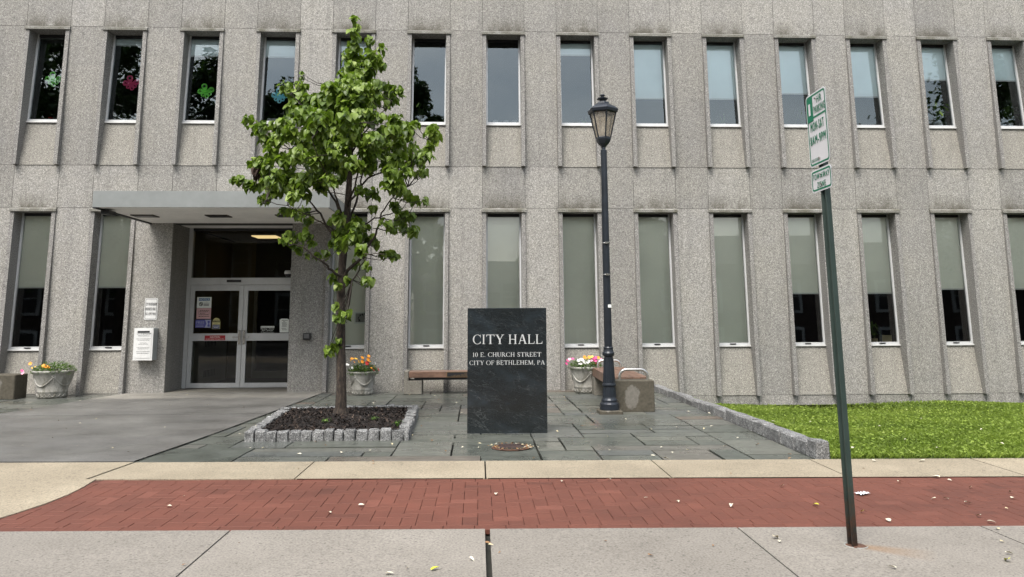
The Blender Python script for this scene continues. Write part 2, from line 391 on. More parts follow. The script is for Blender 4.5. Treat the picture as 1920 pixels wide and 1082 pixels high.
def wood():
    t = NT('bench_wood'); n = t.noise(t.pos((3, 3, 18), obj=True), 3, 5, .65, .4); g = t.noise(t.pos(obj=True), 5, 4)
    c = t.ramp(n, [(.3, (.135, .075, .050)), (.7, (.25, .148, .102))])
    c = t.mix(c, t.ramp(g, [(.35, .58), (.6, .9)]), 1.0, 'MULTIPLY'); return t.out(c, .45, 0, n, .2, .003)
M['wood'] = wood()
def stonepot():
    t = NT('cast_stone_pot'); v = t.pos(obj=True); n = t.noise(v, 4, 5, .65); f = t.noise(v, 60, 3)
    c = t.ramp(n, [(.32, (.20, .19, .165)), (.6, (.35, .34, .305))]); c = t.mix(c, t.ramp(f, [(.3, .8), (.7, 1.1)]), 1.0, 'MULTIPLY')
    wetm = t.ramp(t.noise(t.pos((2, 2, .9), obj=True, off=(1, 2, 0)), 3.1, 4, .6), [(.55, 0.0), (.60, .62)])
    c = t.mix(c, (.12, .112, .085), wetm)
    return t.out(c, .8, 0, f, .4, .004)
M['pot'] = stonepot()
M['soil'] = plain('potting_soil', (.025, .018, .012), .95)
def gkerb():
    t = NT('cobble_granite'); v = t.pos(); n = t.noise(v, 75, 3, .75); g = t.noise(v, 9, 4, .7)
    c = t.ramp(n, [(.34, (.04, .04, .04)), (.5, (.19, .19, .185)), (.66, (.50, .50, .49))]); c = t.mix(c, t.ramp(g, [(.3, .42), (.65, .92)]), 1.0, 'MULTIPLY')
    c = t.mix(c, t.ramp(t.rnd(), [(0, .85), (1, 1.1)]), 1.0, 'MULTIPLY')
    return t.out(c, .85, 0, g, .8, .02)
M['cobble'] = gkerb()
def mulch():
    t = NT('dark_mulch'); v = t.pos(); n = t.noise(v, 38, 5, .75, 1.2); g = t.noise(v, 3, 3)
    c = t.ramp(n, [(.35, (.006, .005, .005)), (.55, (.022, .016, .013)), (.70, (.075, .052, .038))])
    c = t.mix(c, (.05, .026, .014), t.ramp(g, [(.52, 0.0), (.70, .55)]))
    return t.out(c, .95, 0, n, 1.0, .03)
M['mulch'] = mulch()
def bark():
    t = NT('tree_bark'); n = t.noise(t.pos((9, 9, 2.2)), 5, 5, .75, .4); g = t.noise(t.pos(), 24, 4, .7)
    c = t.ramp(n, [(.34, (.010, .007, .005)), (.5, (.032, .022, .015)), (.68, (.095, .07, .05))]); c = t.mix(c, t.ramp(g, [(.3, .6), (.7, 1.2)]), 1.0, 'MULTIPLY')
    return t.out(c, .9, 0, n, .9, .02)
M['bark'] = bark()
M['twig'] = plain('twig_bark', (.03, .022, .016), .85)
def leafmat(name, stops, trans=.35, rough=.42, gloss=.35):
    t = NT(name); c = t.ramp(t.rnd(), stops)
    n = t.noise(t.pos(), 7, 2); c = t.mix(c, t.ramp(n, [(.3, .85), (.7, 1.1)]), 1.0, 'MULTIPLY')
    t.out(c, rough, 0, spec=gloss)
    tl = t.add('ShaderNodeBsdfTranslucent'); t.l.new(t.mix(c, (1.0, 1.15, .5), 1.0, 'MULTIPLY'), tl.inputs[0])
    mx = t.add('ShaderNodeMixShader'); mx.inputs[0].default_value = trans
    t.l.new(t.b.outputs[0], mx.inputs[1]); t.l.new(tl.outputs[0], mx.inputs[2]); t.l.new(mx.outputs[0], t.n['Material Output'].inputs[0]); return t.mat
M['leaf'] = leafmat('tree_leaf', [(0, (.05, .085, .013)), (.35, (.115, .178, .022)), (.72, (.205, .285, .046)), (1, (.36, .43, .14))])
M['deadleaf'] = plain('dried_leaf', (.045, .024, .016), .9, 0, .4, 20)
M['flowerleaf'] = leafmat('flower_foliage', [(0, (.03, .07, .012)), (.5, (.07, .14, .025)), (1, (.16, .24, .05))])
M['farleaf'] = leafmat('far_tree_leaf', [(0, (.028, .05, .016)), (1, (.075, .125, .035))], .2)
M['grass'] = leafmat('grass_blade', [(0, (.08, .122, .018)), (.45, (.165, .235, .034)), (.8, (.24, .31, .056)), (1, (.38, .43, .15))], .3, .5, .3)
M['lawnsoil'] = plain('lawn_soil', (.05, .075, .018), .95, 0, .4, 9, obj=False)
def flat(name, c, rough=.6): return plain(name, c, rough, 0, .10, 12)
M['fl_orange'] = flat('petal_orange', (.80, .30, .02)); M['fl_yellow'] = flat('petal_yellow', (.85, .52, .06))
M['fl_white'] = flat('petal_white', (.85, .84, .80)); M['fl_pink'] = flat('petal_pink', (.68, .08, .26)); M['fl_red'] = flat('petal_red', (.50, .04, .03)); M['fl_lpink'] = flat('petal_light_pink', (.80, .38, .50))
M['leaf_a'] = flat('fallen_pale_leaf', (.62, .54, .33)); M['leaf_b'] = flat('fallen_cream_leaf', (.70, .65, .50)); M['leaf_c'] = flat('fallen_yellow_leaf', (.60, .62, .05)); M['leaf_d'] = flat('fallen_brown_leaf', (.28, .15, .06))
M['ceramic'] = plain('white_ceramic', (.72, .73, .72), .3, 0, .05)
M['card'] = plain('cardboard', (.42, .35, .22), .8, 0, .08)
M['dec_green'] = flat('paper_lime', (.30, .95, .14)); M['dec_pink'] = flat('paper_magenta', (.78, .06, .22)); M['dec_blue'] = flat('paper_aqua', (.30, .80, .92))
M['vest_wall'] = plain('vestibule_wall', (.14, .112, .058), .8, 0, .10, 1)
M['vest_grey'] = plain('vestibule_grey', (.36, .36, .33), .7, 0, .08, 1)
M['redbrick'] = plain('house_brick', (.075, .056, .048), .9, 0, .15, 2, obj=False)
M['paper_white'] = plain('white_napkin', (.82, .84, .88), .8, 0, .03)
t = NT('ceiling_light_panel'); t.n.remove(t.b); em = t.add('ShaderNodeEmission'); em.inputs[0].default_value = (1, .74, .36, 1); em.inputs[1].default_value = .5
t.l.new(em.outputs[0], t.n['Material Output'].inputs[0]); M['lightpanel'] = t.mat

# ------------------------------------------------------------------ ground
Yk = G(950, 1092).y-.17           # street edge of the sidewalk
Y1 = G(950, 991).y            # sidewalk / brick
Y2 = G(950, 897).y            # brick / tan strip
Y3 = G(950, 864).y            # tan strip / bluestone
def sheet(mb, pts, top, th=.05, m=0, r=.5):
    """slab with vertical sides following the fall of the ground"""
    a = [(x, y, gz(x, y)+top) for x, y in pts]; b = [(x, y, z-th) for x, y, z in a]; n = len(a)
    mb.mesh(a, [tuple(range(n))], m, False, r); mb.mesh(a+b, [((i+1) % n, i, n+i, n+(i+1) % n) for i in range(n)], m, False, r)
g_ = MB(); g_.poly([(-300, -300, -.32), (300, -300, -.32), (300, 300, -.32), (-300, 300, -.32)])
tag(g_.build('ground', M['ground']), kind='structure')
g_ = MB(); g_.poly([(-120, -9.5, -.16), (120, -9.5, -.16), (120, Yk-.001, -.16), (-120, Yk-.001, -.16)])
tag(g_.build('road', M['road']), kind='structure')
g_ = MB(); g_.box(-120, 120, -13, -9.5, -.3, 0)
tag(g_.build('far_pavement', M['sidewalk']), kind='structure')
# base under the paving
g_ = MB()
nx = 40
for i in range(nx):
    x0, x1 = -24+i*48/nx, -24+(i+1)*48/nx
    ys = [Yk+.16, 6, 7, 8, 9, 10, 11, D+.3]
    for a, b in zip(ys[:-1], ys[1:]):
        lw = -.05 if x0 < 3.5 or b < Y3+.2 else -.32
        g_.poly([(x0, a, gz(x0, a)+lw), (x1, a, gz(x1, a)+lw), (x1, b, gz(x1, b)+lw), (x0, b, gz(x0, b)+lw)])
tag(g_.build('paving_bed', M['joint']), kind='structure')
# street kerb
g_ = MB(); x = -22.0
while x < 22:
    l = 2.4; z = gz(x+l/2, Yk)
    g_.bbox(x+.004, x+l-.004, Yk, Yk+.15, -.4, z-.002, .012, r=random.random()); x += l
tag(g_.build('street_kerb', M['sidewalk']), kind='structure')
# concrete sidewalk slabs
xs = [G(914, 995).x, G(429, 997).x]
pit = xs[0]-xs[1]
g_ = MB()
for k in range(-9, 10):
    x0 = xs[0]+pit*k; gp = .017 if k == 0 else .006; gp2 = .017 if k+1 == 0 else .006
    a0, a1 = x0+gp, x0+pit-gp2; ya, yb = Yk+.155, Y1-.004
    n = 6; r = random.random()
    for j in range(n):
        u0, u1 = lerp(a0, a1, j/n), lerp(a0, a1, (j+1)/n)
        g_.poly([(u0, ya, gz(u0, ya)), (u1, ya, gz(u1, ya)), (u1, yb, gz(u1, yb)), (u0, yb, gz(u0, yb))], r=r)
    for u in (a0, a1): g_.poly([(u, ya, gz(u, ya)), (u, yb, gz(u, yb)), (u, yb, gz(u, yb)-.05), (u, ya, gz(u, ya)-.05)], r=r)
tag(g_.build('sidewalk', M['sidewalk']), kind='structure')
# brick strip, herringbone with a stretcher course at each edge
bl0, bl1 = G(180, 899), G(-40, 984)        # left end of the bricks
def left_of(x, y):
    t_ = (y-bl0.y)/(bl1.y-bl0.y); return x < lerp(bl0.x, bl1.x, t_)
g_ = MB()
bw = .1065; j_ = .0014
def br(x0, x1, y0, y1):
    y0 = max(y0, Y1+.002); y1 = min(y1, Y2-.002)
    if y1-y0 < .01 or left_of((x0+x1)/2+.1, (y0+y1)/2): return
    x0 += j_; x1 -= j_; y0 += j_; y1 -= j_; e = .002; dz = random.uniform(-.0012, .0012)
    r = min(1, max(0, random.gauss(.5, .2)))
    zz = lambda x, y, d: (x, y, gz(x, y)-.004+dz+d)
    o = [zz(x0, y0, -e), zz(x1, y0, -e), zz(x1, y1, -e), zz(x0, y1, -e)]
    i_ = [zz(x0+e, y0+e, 0), zz(x1-e, y0+e, 0), zz(x1-e, y1-e, 0), zz(x0+e, y1-e, 0)]
    q = [(a, b, c-.03) for a, b, c in o]
    g_.mesh(i_+o+q, [(0, 1, 2, 3)]+[(4+k, 4+(k+1) % 4, (k+1) % 4, k) for k in range(4)]+[(8+k, 8+(k+1) % 4, 4+(k+1) % 4, 4+k) for k in range(4)], r=r)
for (ya, yb) in ((Y1, Y1+bw), (Y2-bw, Y2)):
    x = -12.0+.05
    while x < 12: br(x, x+2*bw, ya, yb); x += 2*bw
ya, yb = Y1+bw, Y2-bw
nrow = int((yb-ya)/bw)+3
for c_ in range(-115, 116):
    for r_ in range(-2, nrow+2):
        s_ = (c_ - r_) % 4
        x0 = c_*bw; y0 = ya+r_*bw
        if s_ == 0: b_ = (x0, x0+2*bw, y0, y0+bw)
        elif s_ == 3: b_ = (x0, x0+bw, y0, y0+2*bw)
        else: continue
        b_ = (b_[0], b_[1], max(b_[2], ya), min(b_[3], yb))
        if b_[3]-b_[2] > .01: br(*b_)
tag(g_.build('brick_paving', M['brick']), kind='structure')
# tan concrete strip and driveway apron
g_ = MB()
dv_n, dv_f = G(262, 864), G(600, 740)        # right edge of the driveway
jx = [G(572, 881).x, G(910, 881).x, G(1242, 881).x, G(1560, 881).x]
sp = jx[1]-jx[0]; jx = jx+[jx[-1]+sp*k for k in (1, 2, 3, 4, 5)]
dl = lambda y: lerp(dv_n.x, dv_f.x, (y-dv_n.y)/(dv_f.y-dv_n.y))
e0 = [(dl(Y2)+.012, Y2+.004), (jx[0]-.007, Y2+.004), (jx[0]-.007, Y3-.004), (dl(Y3)+.012, Y3-.004)]
sheet(g_, e0, .002, r=.6)
for a, b in zip(jx[:-1], jx[1:]):
    n = 4
    for j in range(n):
        u0, u1 = lerp(a+.007, b-.007, j/n), lerp(a+.007, b-.007, (j+1)/n)
        g_.poly([(u0, Y2+.004, gz(u0, Y2)+.002), (u1, Y2+.004, gz(u1, Y2)+.002), (u1, Y3-.004, gz(u1, Y3)+.002), (u0, Y3-.004, gz(u0, Y3)+.002)], r=(a*7) % 1)
    sheet(g_, [(a+.007, Y2+.004), (a+.02, Y2+.004), (a+.02, Y3-.004), (a+.007, Y3-.004)], .0015)
    sheet(g_, [(b-.02, Y2+.004), (b-.007, Y2+.004), (b-.007, Y3-.004), (b-.02, Y3-.004)], .0015)
tag(g_.build('concrete_strip', M['tan']), kind='structure')
g_ = MB()
bk = [(lerp(bl1.x, bl0.x, t_) + .10*math.sin(t_*math.pi), lerp(bl1.y, bl0.y, t_)) for t_ in (0, .2, .4, .6, .8, 1)]
ap = [(-13, Y1+.004)] + [(bk[0][0]-.4, Y1+.004)] + [p for p in bk if p[1] > Y1+.01] + [(dl(Y2)-.012, Y2), (dl(Y3)-.012, Y3-.003), (-13, Y3-.003)]
sheet(g_, ap, .004, r=.75)
tag(g_.build('driveway_apron', M['tan']), kind='structure')
# wet driveway: two slabs split by joints running across
g_ = MB()
wl0, wl1 = G(-60, 787), G(240, 738)
dll = lambda y: lerp(wl0.x, wl1.x, (y-wl0.y)/(wl1.y-wl0.y)) if y > wl0.y-2 else -13
ysq = [Y3+.003, G(300, 779).y, D+.02]
for a, b in zip(ysq[:-1], ysq[1:]):
    a += .014; b -= .014
    n = 8; rl = random.random()
    for j in range(n):
        y0, y1 = lerp(a, b, j/n), lerp(a, b, (j+1)/n)
        l0 = max(-13, dll(y0)) if y0 > wl0.y else -13; l1 = max(-13, dll(y1)) if y1 > wl0.y else -13
        q = [(l0, y0), (dl(y0)-.012, y0), (dl(y1)-.012, y1), (l1, y1)]
        g_.poly([(x, y, gz(x, y)+.012) for x, y in q], r=rl)
    for y in (a, b): g_.poly([(-13, y, .012+gz(-13, y)), (dl(y)-.012, y, .012+gz(dl(y), y)), (dl(y)-.012, y, -.04), (-13, y, -.04)], r=rl)
tag(g_.build('driveway', M['drive']), kind='structure')
# doorstep
g_ = MB(); g_.box(bay(2)+.42, bay(5)-.42, D+.022, D+.86, -.1, .012)
tag(g_.build('door_landing', M['curb']), kind='structure')
# bluestone flags: random ashlar
kx_n, kx_f = G(1533, 862).x, G(1226, 732).x
kerb_x = lambda y: lerp(kx_n, kx_f, (y-Y3)/(D-Y3))
g_ = MB(); rg = random.Random(11)
u_ = .305
GX0, GX1 = -14.0, 3.6
nxg, nyg = int((GX1-GX0)/u_)+1, int((D-Y3)/(u_))+1
uy = (D-Y3)/nyg
occ = [[False]*nxg for _ in range(nyg)]
mj = MB()
for iy in range(nyg):
    ix = 0
    while ix < nxg:
        if occ[iy][ix]: ix += 1; continue
        wmax = 1
        wt = rg.choice([1, 2, 2, 3, 3, 4, 5]); ht = rg.choice([1, 1, 1, 2, 2, 3])
        while wmax < wt and ix+wmax < nxg and not occ[iy][ix+wmax]: wmax += 1
        ht = min(ht, nyg-iy)
        for a in range(iy, iy+ht):
            for b in range(ix, ix+wmax): occ[a][b] = True
        x0, x1 = GX0+ix*u_, GX0+(ix+wmax)*u_; y0, y1 = Y3+iy*uy, Y3+(iy+ht)*uy
        ix += wmax
        if x0 > kerb_x((y0+y1)/2)+.1: continue
        if x1 < dl(y1)-.1 and x1 < dl(y0)-.1 and (y1 < wl0.y or x0 > dll(y1)+.1 and x0 > dll(y0)+.1): continue
        x1 = min(x1, kerb_x(y1)+.12)
        wob = lambda: rg.uniform(.005, .015)
        j0, j1, j2, j3 = wob(), wob(), wob(), wob(); tz = rg.uniform(-.004, .004)
        tl = [rg.uniform(-.002, .002) for _ in range(4)]
        r = min(.97, rg.random())
        if rg.random() < .05: r = 1
        q = [(x0+j0+rg.uniform(-.003, .003), y0+j1), (x1-j2, y0+j1+rg.uniform(-.003, .003)), (x1-j2+rg.uniform(-.003, .003), y1-j3), (x0+j0, y1-j3)]
        zt = [gz(x, y)+tz+tl[i]-.004 for i, (x, y) in enumerate(q)]
        a = [(x, y, z) for (x, y), z in zip(q, zt)]; b = [(x, y, z-.03) for x, y, z in a]
        g_.mesh(a+b, [(0, 1, 2, 3)]+[((k+1) % 4, k, 4+k, 4+(k+1) % 4) for k in range(4)], r=r)
tag(g_.build('flagstone_paving', M['bluestone']), kind='structure')
# lawn
zLawn = P(1600, 757, D).z
def lz(x, y):
    t_ = sstep(Y3, D, y); k = sstep(kerb_x(y)+.1, kerb_x(y)+1.2, x)
    return gz(x, y)*0 + lerp(gz(x, Y3)+.02, lerp(.0, zLawn, k), t_) + .03*math.sin(x*1.3+y)*k*t_
g_ = MB()
NX, NY = 34, 16
gp = [[None]*(NX+1) for _ in range(NY+1)]
for j in range(NY+1):
    y = lerp(Y3+.01, D+.05, j/NY)
    for i in range(NX+1):
        x = lerp(kerb_x(y)+.12, 22, (i/NX)**1.3); gp[j][i] = (x, y, lz(x, y)-.02)
vs = [p for row in gp for p in row]
g_.mesh(vs, [(j*(NX+1)+i, j*(NX+1)+i+1, (j+1)*(NX+1)+i+1, (j+1)*(NX+1)+i) for j in range(NY) for i in range(NX)], 0, True)
tag(g_.build('lawn', M['lawnsoil']), kind='structure')
rn = np.random.default_rng(3)
NB = 150000
yy = Y3+.02 + (D-Y3-.03)*rn.random(NB)**1.35
kx = kx_n+(kx_f-kx_n)*(yy-Y3)/(D-Y3)
xx = kx+.13+(13.5-kx-.13)*rn.random(NB)
X = np.array([lz(a, b) for a, b in zip(xx, yy)])
pat = np.sin(xx*2.1+np.sin(yy*1.7)*2)*.5+np.sin(yy*2.9+xx*.8)*.5
hh = .026+.03*rn.random(NB)+.009*pat; ang = rn.random(NB)*6.283; ln = rn.normal(0, .024, (NB, 2)); wd = .003+.0022*rn.random(NB)
clov = (rn.random(NB) < .06)
hh[clov] *= .75; wd[clov] = .013+.008*rn.random(clov.sum())
dx, dy = np.cos(ang)*wd, np.sin(ang)*wd
V = np.empty((NB, 4, 3), np.float32)
V[:, 0] = np.c_[xx-dx, yy-dy, X-.03]; V[:, 1] = np.c_[xx+dx, yy+dy, X-.03]
V[:, 2] = np.c_[xx+dx*.6+ln[:, 0]*.5, yy+dy*.6+ln[:, 1]*.5, X-.015+hh*.6]; V[:, 3] = np.c_[xx+ln[:, 0]*1.3, yy+ln[:, 1]*1.3, X-.015+hh]
c = np.where(clov)[0]
V[c, 0] = np.c_[xx-dx, yy-dy, X-.01+hh*.8][c]; V[c, 1] = np.c_[xx+dy, yy-dx, X-.012+hh*.8][c]; V[c, 2] = np.c_[xx+dx, yy+dy, X-.005+hh*.9][c]; V[c, 3] = np.c_[xx-dy, yy+dx, X+.004+hh*.8][c]
me = bpy.data.meshes.new('grass'); me.vertices.add(NB*4); me.vertices.foreach_set('co', V.ravel())
me.loops.add(NB*4); me.loops.foreach_set('vertex_index', np.arange(NB*4)); me.polygons.add(NB); me.polygons.foreach_set('loop_start', np.arange(NB)*4)
me.update(calc_edges=True); me.materials.append(M['grass'])
rv = np.clip(.45+.17*pat+rn.normal(0, .12, NB)+.14*clov, 0, 1).astype(np.float32)
me.attributes.new('rnd', 'FLOAT', 'FACE').data.foreach_set('value', rv)
go = bpy.data.objects.new('grass', me); col.objects.link(go); tag(go, 'short bright green grass with clover growing on the lawn', 'grass', kind='stuff')

# ------------------------------------------------------------------ city hall
HALL = thing('city_hall', (0, D, 0), 'grey granite city hall with two rows of tall narrow recessed windows', 'building')
HO = (0, D, 0)
zTop = 9.6
I0, I1 = -2, 17
XL, XR = bay(I0)-BP/2, bay(I1)+BP/2
Xl, Xr = P(307.5, 736, D).x, P(537.5, 734, D).x            # recess of the entrance
zCan = P(290, 419, D).z                                     # underside of the canopy
yCan = D-2.1
for _ in range(30):
    yCan += (P(176, 388, yCan).z < zCan) and .02 or -.02
xCanL, xCanR = P(173, 388, yCan).x, P(618, 389, yCan).x
zCanT = P(300, 358, yCan).z
rw = random.Random(5)
wall = MB()
def panel(x0, x1, z0, z1, y=D, m=0):
    g = .0035; wall.box(x0+g, x1-g, y, y+.010, z0+g, z1-g, m, rw.random(), skip=(4,))
E_ = OW+FW
lowers = [i for i in range(I0, I1+1) if i not in (3, 4)]
rows_full = [(zD+HH, zC), (zA+HH, zA+HH+1.55), (zA+HH+1.55, zTop)]
for i in range(I0, I1+1):
    c0, c1 = bay(i)-E_, bay(i)+E_; n0 = bay(i+1)-E_
    for (a, b) in rows_full:
        panel(c0, c1, a, b)
        if i < I1: panel(c1, n0, a, b)
    if i < I1:
        panel(c1, n0, zC, zA+HH)
        if i not in (2, 3, 4): panel(c1, n0, zF, zD+HH)
    if i not in (3, 4): panel(c0, c1, -.6, zF)
    if i < I1 and i not in (2, 3, 4): panel(c1, n0, -.6, zF)
# stone round the entrance
panel(bay(2)+E_, Xl, -.6, zD+HH); panel(Xr, bay(5)-E_, -.6, zD+HH); panel(Xl, Xr, zCan, zD+HH)
wall.box(Xl-.012, Xl-.002, D+.012, D+.86, -.6, zCan, 0, .3); wall.box(Xr+.002, Xr+.012, D+.012, D+.86, -.6, zCan, 0, .3)
# backing
for i in range(I0, I1):
    a, b = bay(i)+OW+.02, bay(i+1)-OW-.02
    wall.box(a, b, D+.012, D+.33, zC, zA, 1)
    if i not in (2, 3, 4): wall.box(a, b, D+.012, D+.33, -.6, zD, 1)
wall.box(bay(2)+OW+.02, Xl-.013, D+.012, D+.33, -.6, zD, 1); wall.box(Xr+.013, bay(5)-OW-.02, D+.012, D+.33, -.6, zD, 1)
wall.box(Xl-.013, Xr+.013, D+.012, D+.33, zCan, zD, 1)
for a, b in ((zD, zC), (zA, zTop)): wall.box(XL, XR, D+.012, D+.33, a, b, 1)
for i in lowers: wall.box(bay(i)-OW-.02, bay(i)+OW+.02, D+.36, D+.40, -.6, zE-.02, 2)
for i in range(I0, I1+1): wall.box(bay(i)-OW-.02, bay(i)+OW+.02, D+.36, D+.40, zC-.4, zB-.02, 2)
# shell of the building
wall.box(XL-.3, XL, D, D+16, -.6, zTop, 0); wall.box(XR, XR+.3, D, D+16, -.6, zTop, 0); wall.box(XL-.3, XR+.3, D+16, D+16.3, -.6, zTop, 0)
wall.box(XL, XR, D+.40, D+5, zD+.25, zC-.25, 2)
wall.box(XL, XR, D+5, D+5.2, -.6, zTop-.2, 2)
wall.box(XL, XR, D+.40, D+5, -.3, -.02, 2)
wall.build('wall', [M['granite'], M['grout'], M['interior']], HALL, HO)
rf = MB(); rf.box(XL-.3, XR+.3, D+.33, D+16.3, zTop, zTop+.25); rf.box(XL-.3, XR+.3, D-.03, D+.33, zTop, zTop+.12); rf.build('roof', M['granite_trim'], HALL, HO)

def surround(zt, zb, zf, yt, yb):
    m = MB()
    for s in (-1, 1):
        a, b = sorted((s*OW, s*(OW+FW)))
        yb_ = D+.33
        m.hexa([(a, D-.115, zf), (b, D-.115, zf), (b, yb_, zf), (a, yb_, zf), (a, D-.022, zt), (b, D-.022, zt), (b, yb_, zt), (a, yb_, zt)], 0, rw.random())
    m.hexa([(-OW, D-.012, zf), (OW, D-.012, zf), (OW, D+.33, zf), (-OW, D+.33, zf), (-OW, D+yb, zb-.03), (OW, D+yb, zb-.03), (OW, D+.33, zb-.03), (-OW, D+.33, zb-.03)], 1, rw.random())
    e = E_+.014
    pr = [(D-.05, zt), (D-.05, zt+HH*.62), (D-.001, zt+HH), (D-.001, zt+.002), (D+.33, zt+.002), (D+.33, zt)]
    vs = [(-e if 1 else 0, y, z) for y, z in pr]+[(e, y, z) for y, z in pr]; n = len(pr)
    m.mesh(vs, [(0, 1, 2, 3), (n+3, n+2, n+1, n), (0, n, n+1, 1), (1, n+1, n+2, 2)], 2)
    m.mesh([(-OW, D-.05, zt-.0005), (OW, D-.05, zt-.0005), (OW, D+.33, zt-.0005), (-OW, D+.33, zt-.0005)], [(3, 2, 1, 0)], 0)
    m.mesh([(-e, D-.05, zt), (-OW, D-.05, zt), (-OW, D, zt), (-e, D, zt), (OW, D-.05, zt), (e, D-.05, zt), (e, D, zt), (OW, D, zt)], [(3, 2, 1, 0), (7, 6, 5, 4)], 2)
    return m.build('window_surround', [M['granite_trim'], M['granite_spandrel'], M['mossy']], HALL, HO)
def window(zt, zb, yt, yb, gl, latch):
    t_ = lambda x, z, d: (x, D+lerp(yb, yt, (z-zb)/(zt-zb))+d, z)
    f = MB(); fw = .034
    def bar(x0, x1, z0, z1, d0, d1, m=0): f.hexa([t_(x0, z0, d0), t_(x1, z0, d0), t_(x1, z0, d1), t_(x0, z0, d1), t_(x0, z1, d0), t_(x1, z1, d0), t_(x1, z1, d1), t_(x0, z1, d1)], m)
    bar(-OW, -OW+fw, zb, zt, 0, .06); bar(OW-fw, OW, zb, zt, 0, .06)
    bar(-OW+fw, OW-fw, zt-.055, zt, .004, .055, 1); bar(-OW+fw, OW-fw, zb, zb+.045, .003, .055)
    fo = f.build('window', [M['alu'], M['dark_metal']], HALL, HO)
    s = MB(); bar2 = t_(0, zb, 0)
    s.box(-OW+.002, OW-.002, bar2[1]-.035, bar2[1]+.1, zb-.028, zb-.001)
    s.build('sill', M['alu_sill'], fo)
    for v in s.v: pass
    p = MB(); p.poly([t_(-OW+fw, zb+.045, .03), t_(OW-fw, zb+.045, .03), t_(OW-fw, zt-.055, .03), t_(-OW+fw, zt-.055, .03)])
    p.build('pane', gl, fo)
    if latch:
        l = MB(); y = t_(0, zb+.02, 0)[1]; l.box(-.06, .06, y-.018, y-.001, zb+.012, zb+.032); l.box(-.012, .035, y-.03, y-.018, zb+.016, zb+.028); l.build('latch', M['dark_metal'], fo)
    return fo
def fixchildren(fo):
    for c in fo.children: c.data.transform(Matrix.Translation((0, -D, 0)))
wu = window(zA, zB, .27, .14, M['glass_up'], False); fixchildren(wu)
wlw = window(zD, zE, .25, .16, M['glass_low'], True); fixchildren(wlw)
su = surround(zA, zB, zC, .27, .14); sl = surround(zD, zE, zF, .25, .16)
blind_up = {1: .03, 2: .10, 3: .22, 4: .22, 5: .15, 8: .16, 9: .67, 10: .67, 11: .60, 12: .63, 13: .42, 14: .42, 15: .5, 0: .3}
blind_lo = {1: .55, 2: .55, 5: 1, 6: 1, 7: 1, 8: 1, 9: 1, 10: 1, 11: .61, 12: .61, 13: .58, 14: .58, 15: 1, 0: .5, -1: 1, -2: .6, 16: .5, 17: .5}
def place(proto, i, first):
    o = proto if first else link_copy(proto, HALL)
    o.location.x = bay(i)
    if not first:
        for c in list(proto.children):
            if c.name.startswith('roller'): continue
            link_copy(c, o)
    return o
def add_blind(o, zt, zb, yt, yb, fr, mt):
    m = MB(); d = .065; z1 = zt-.02; z0 = zt-(zt-zb)*fr if fr < 1 else zb+.03
    t_ = lambda x, z, dd: (x, lerp(yb, yt, (z-zb)/(zt-zb))+dd, z)
    w0 = OW-.02; n = 6
    for k in range(n):
        a, b = lerp(z0, z1, k/n), lerp(z0, z1, (k+1)/n)
        m.poly([t_(-w0, a, d), t_(w0, a, d), t_(w0, b, d), t_(-w0, b, d)], 0)
    q0, q1 = t_(0, z0, d), t_(0, z0-.03, d)
    m.box(-w0, w0, q0[1]-.006, q0[1]+.008, z0-.022, z0+.004, 1)
    m.build('roller_blind', [mt, M['alu_sill']], o)
ups = []
for k, i in enumerate(range(I0, I1+1)):
    o = place(wu, i, k == 0); s_ = place(su, i, k == 0); ups.append(o)
for k, i in enumerate(range(I0, I1+1)):
    if i in blind_up and blind_up[i] > .01: add_blind(ups[k], zA, zB, .27, .14, blind_up[i], M['blind_up'])
los = []
for k, i in enumerate(lowers): o = place(wlw, i, k == 0); place(sl, i, k == 0); los.append(o)
for k, i in enumerate(lowers): add_blind(los[k], zD, zE, .25, .16, blind_lo.get(i, 1), M['blind_low'])

# canopy
cn = MB(); cn.box(xCanL, xCanR, yCan, yCan+.03, zCan, zCanT, 0); cn.box(xCanL, xCanL+.03, yCan+.03, D-.002, zCan, zCanT, 0); cn.box(xCanR-.03, xCanR, yCan+.03, D-.002, zCan, zCanT, 0)
cn.box(xCanL+.03, xCanR-.03, yCan+.03, D-.002, zCanT-.04, zCanT-.005, 0)
co = cn.build('entrance_canopy', M['paint_canopy'], HALL, HO)
sf = MB(); midx = P(430, 400, D-1).x
for a, b in ((xCanL+.03, midx-.004), (midx+.004, xCanR-.03)): sf.box(a, b, yCan+.03, D-.001, zCan+.006, zCan+.03, 0)
sf.box(Xl+.001, Xr-.001, D+.001, D+.9, zCan+.006, zCan+.03, 0)
sf.box(xCanL+.002, xCanL+.05, yCan+.002, D-.001, zCan-.02, zCan+.004, 1)
sf.build('soffit', [M['soffit'], M['dark_metal']], co, HO)
for k, px in enumerate((272, 410, 540)):
    c_ = P(px, 404, D-1.1); y = D-1.05
    for _ in range(60): y -= .02*(1 if P(px, 405, y).z > zCan else -1)
    c_ = P(px, 405, y)
    d_ = MB(); d_.box(c_.x-.20, c_.x+.20, y-.15, y+.15, zCan-.012, zCan+.0055, 0); d_.box(c_.x-.17, c_.x+.17, y-.12, y+.12, zCan-.016, zCan-.0122, 1)
    d_.build('downlight', [plain('bronze_trim', (.06, .052, .04), .5, .2) if k == 0 else bpy.data.materials['bronze_trim'], M['dark_metal']], co, HO)
d_ = MB(); c_ = P(205, 396, yCan+.35); d_.box(c_.x-.07, c_.x+.07, yCan+.2, yCan+.45, zCan-.09, zCan-.021); d_.build('floodlight', M['dark_metal'], co, HO)

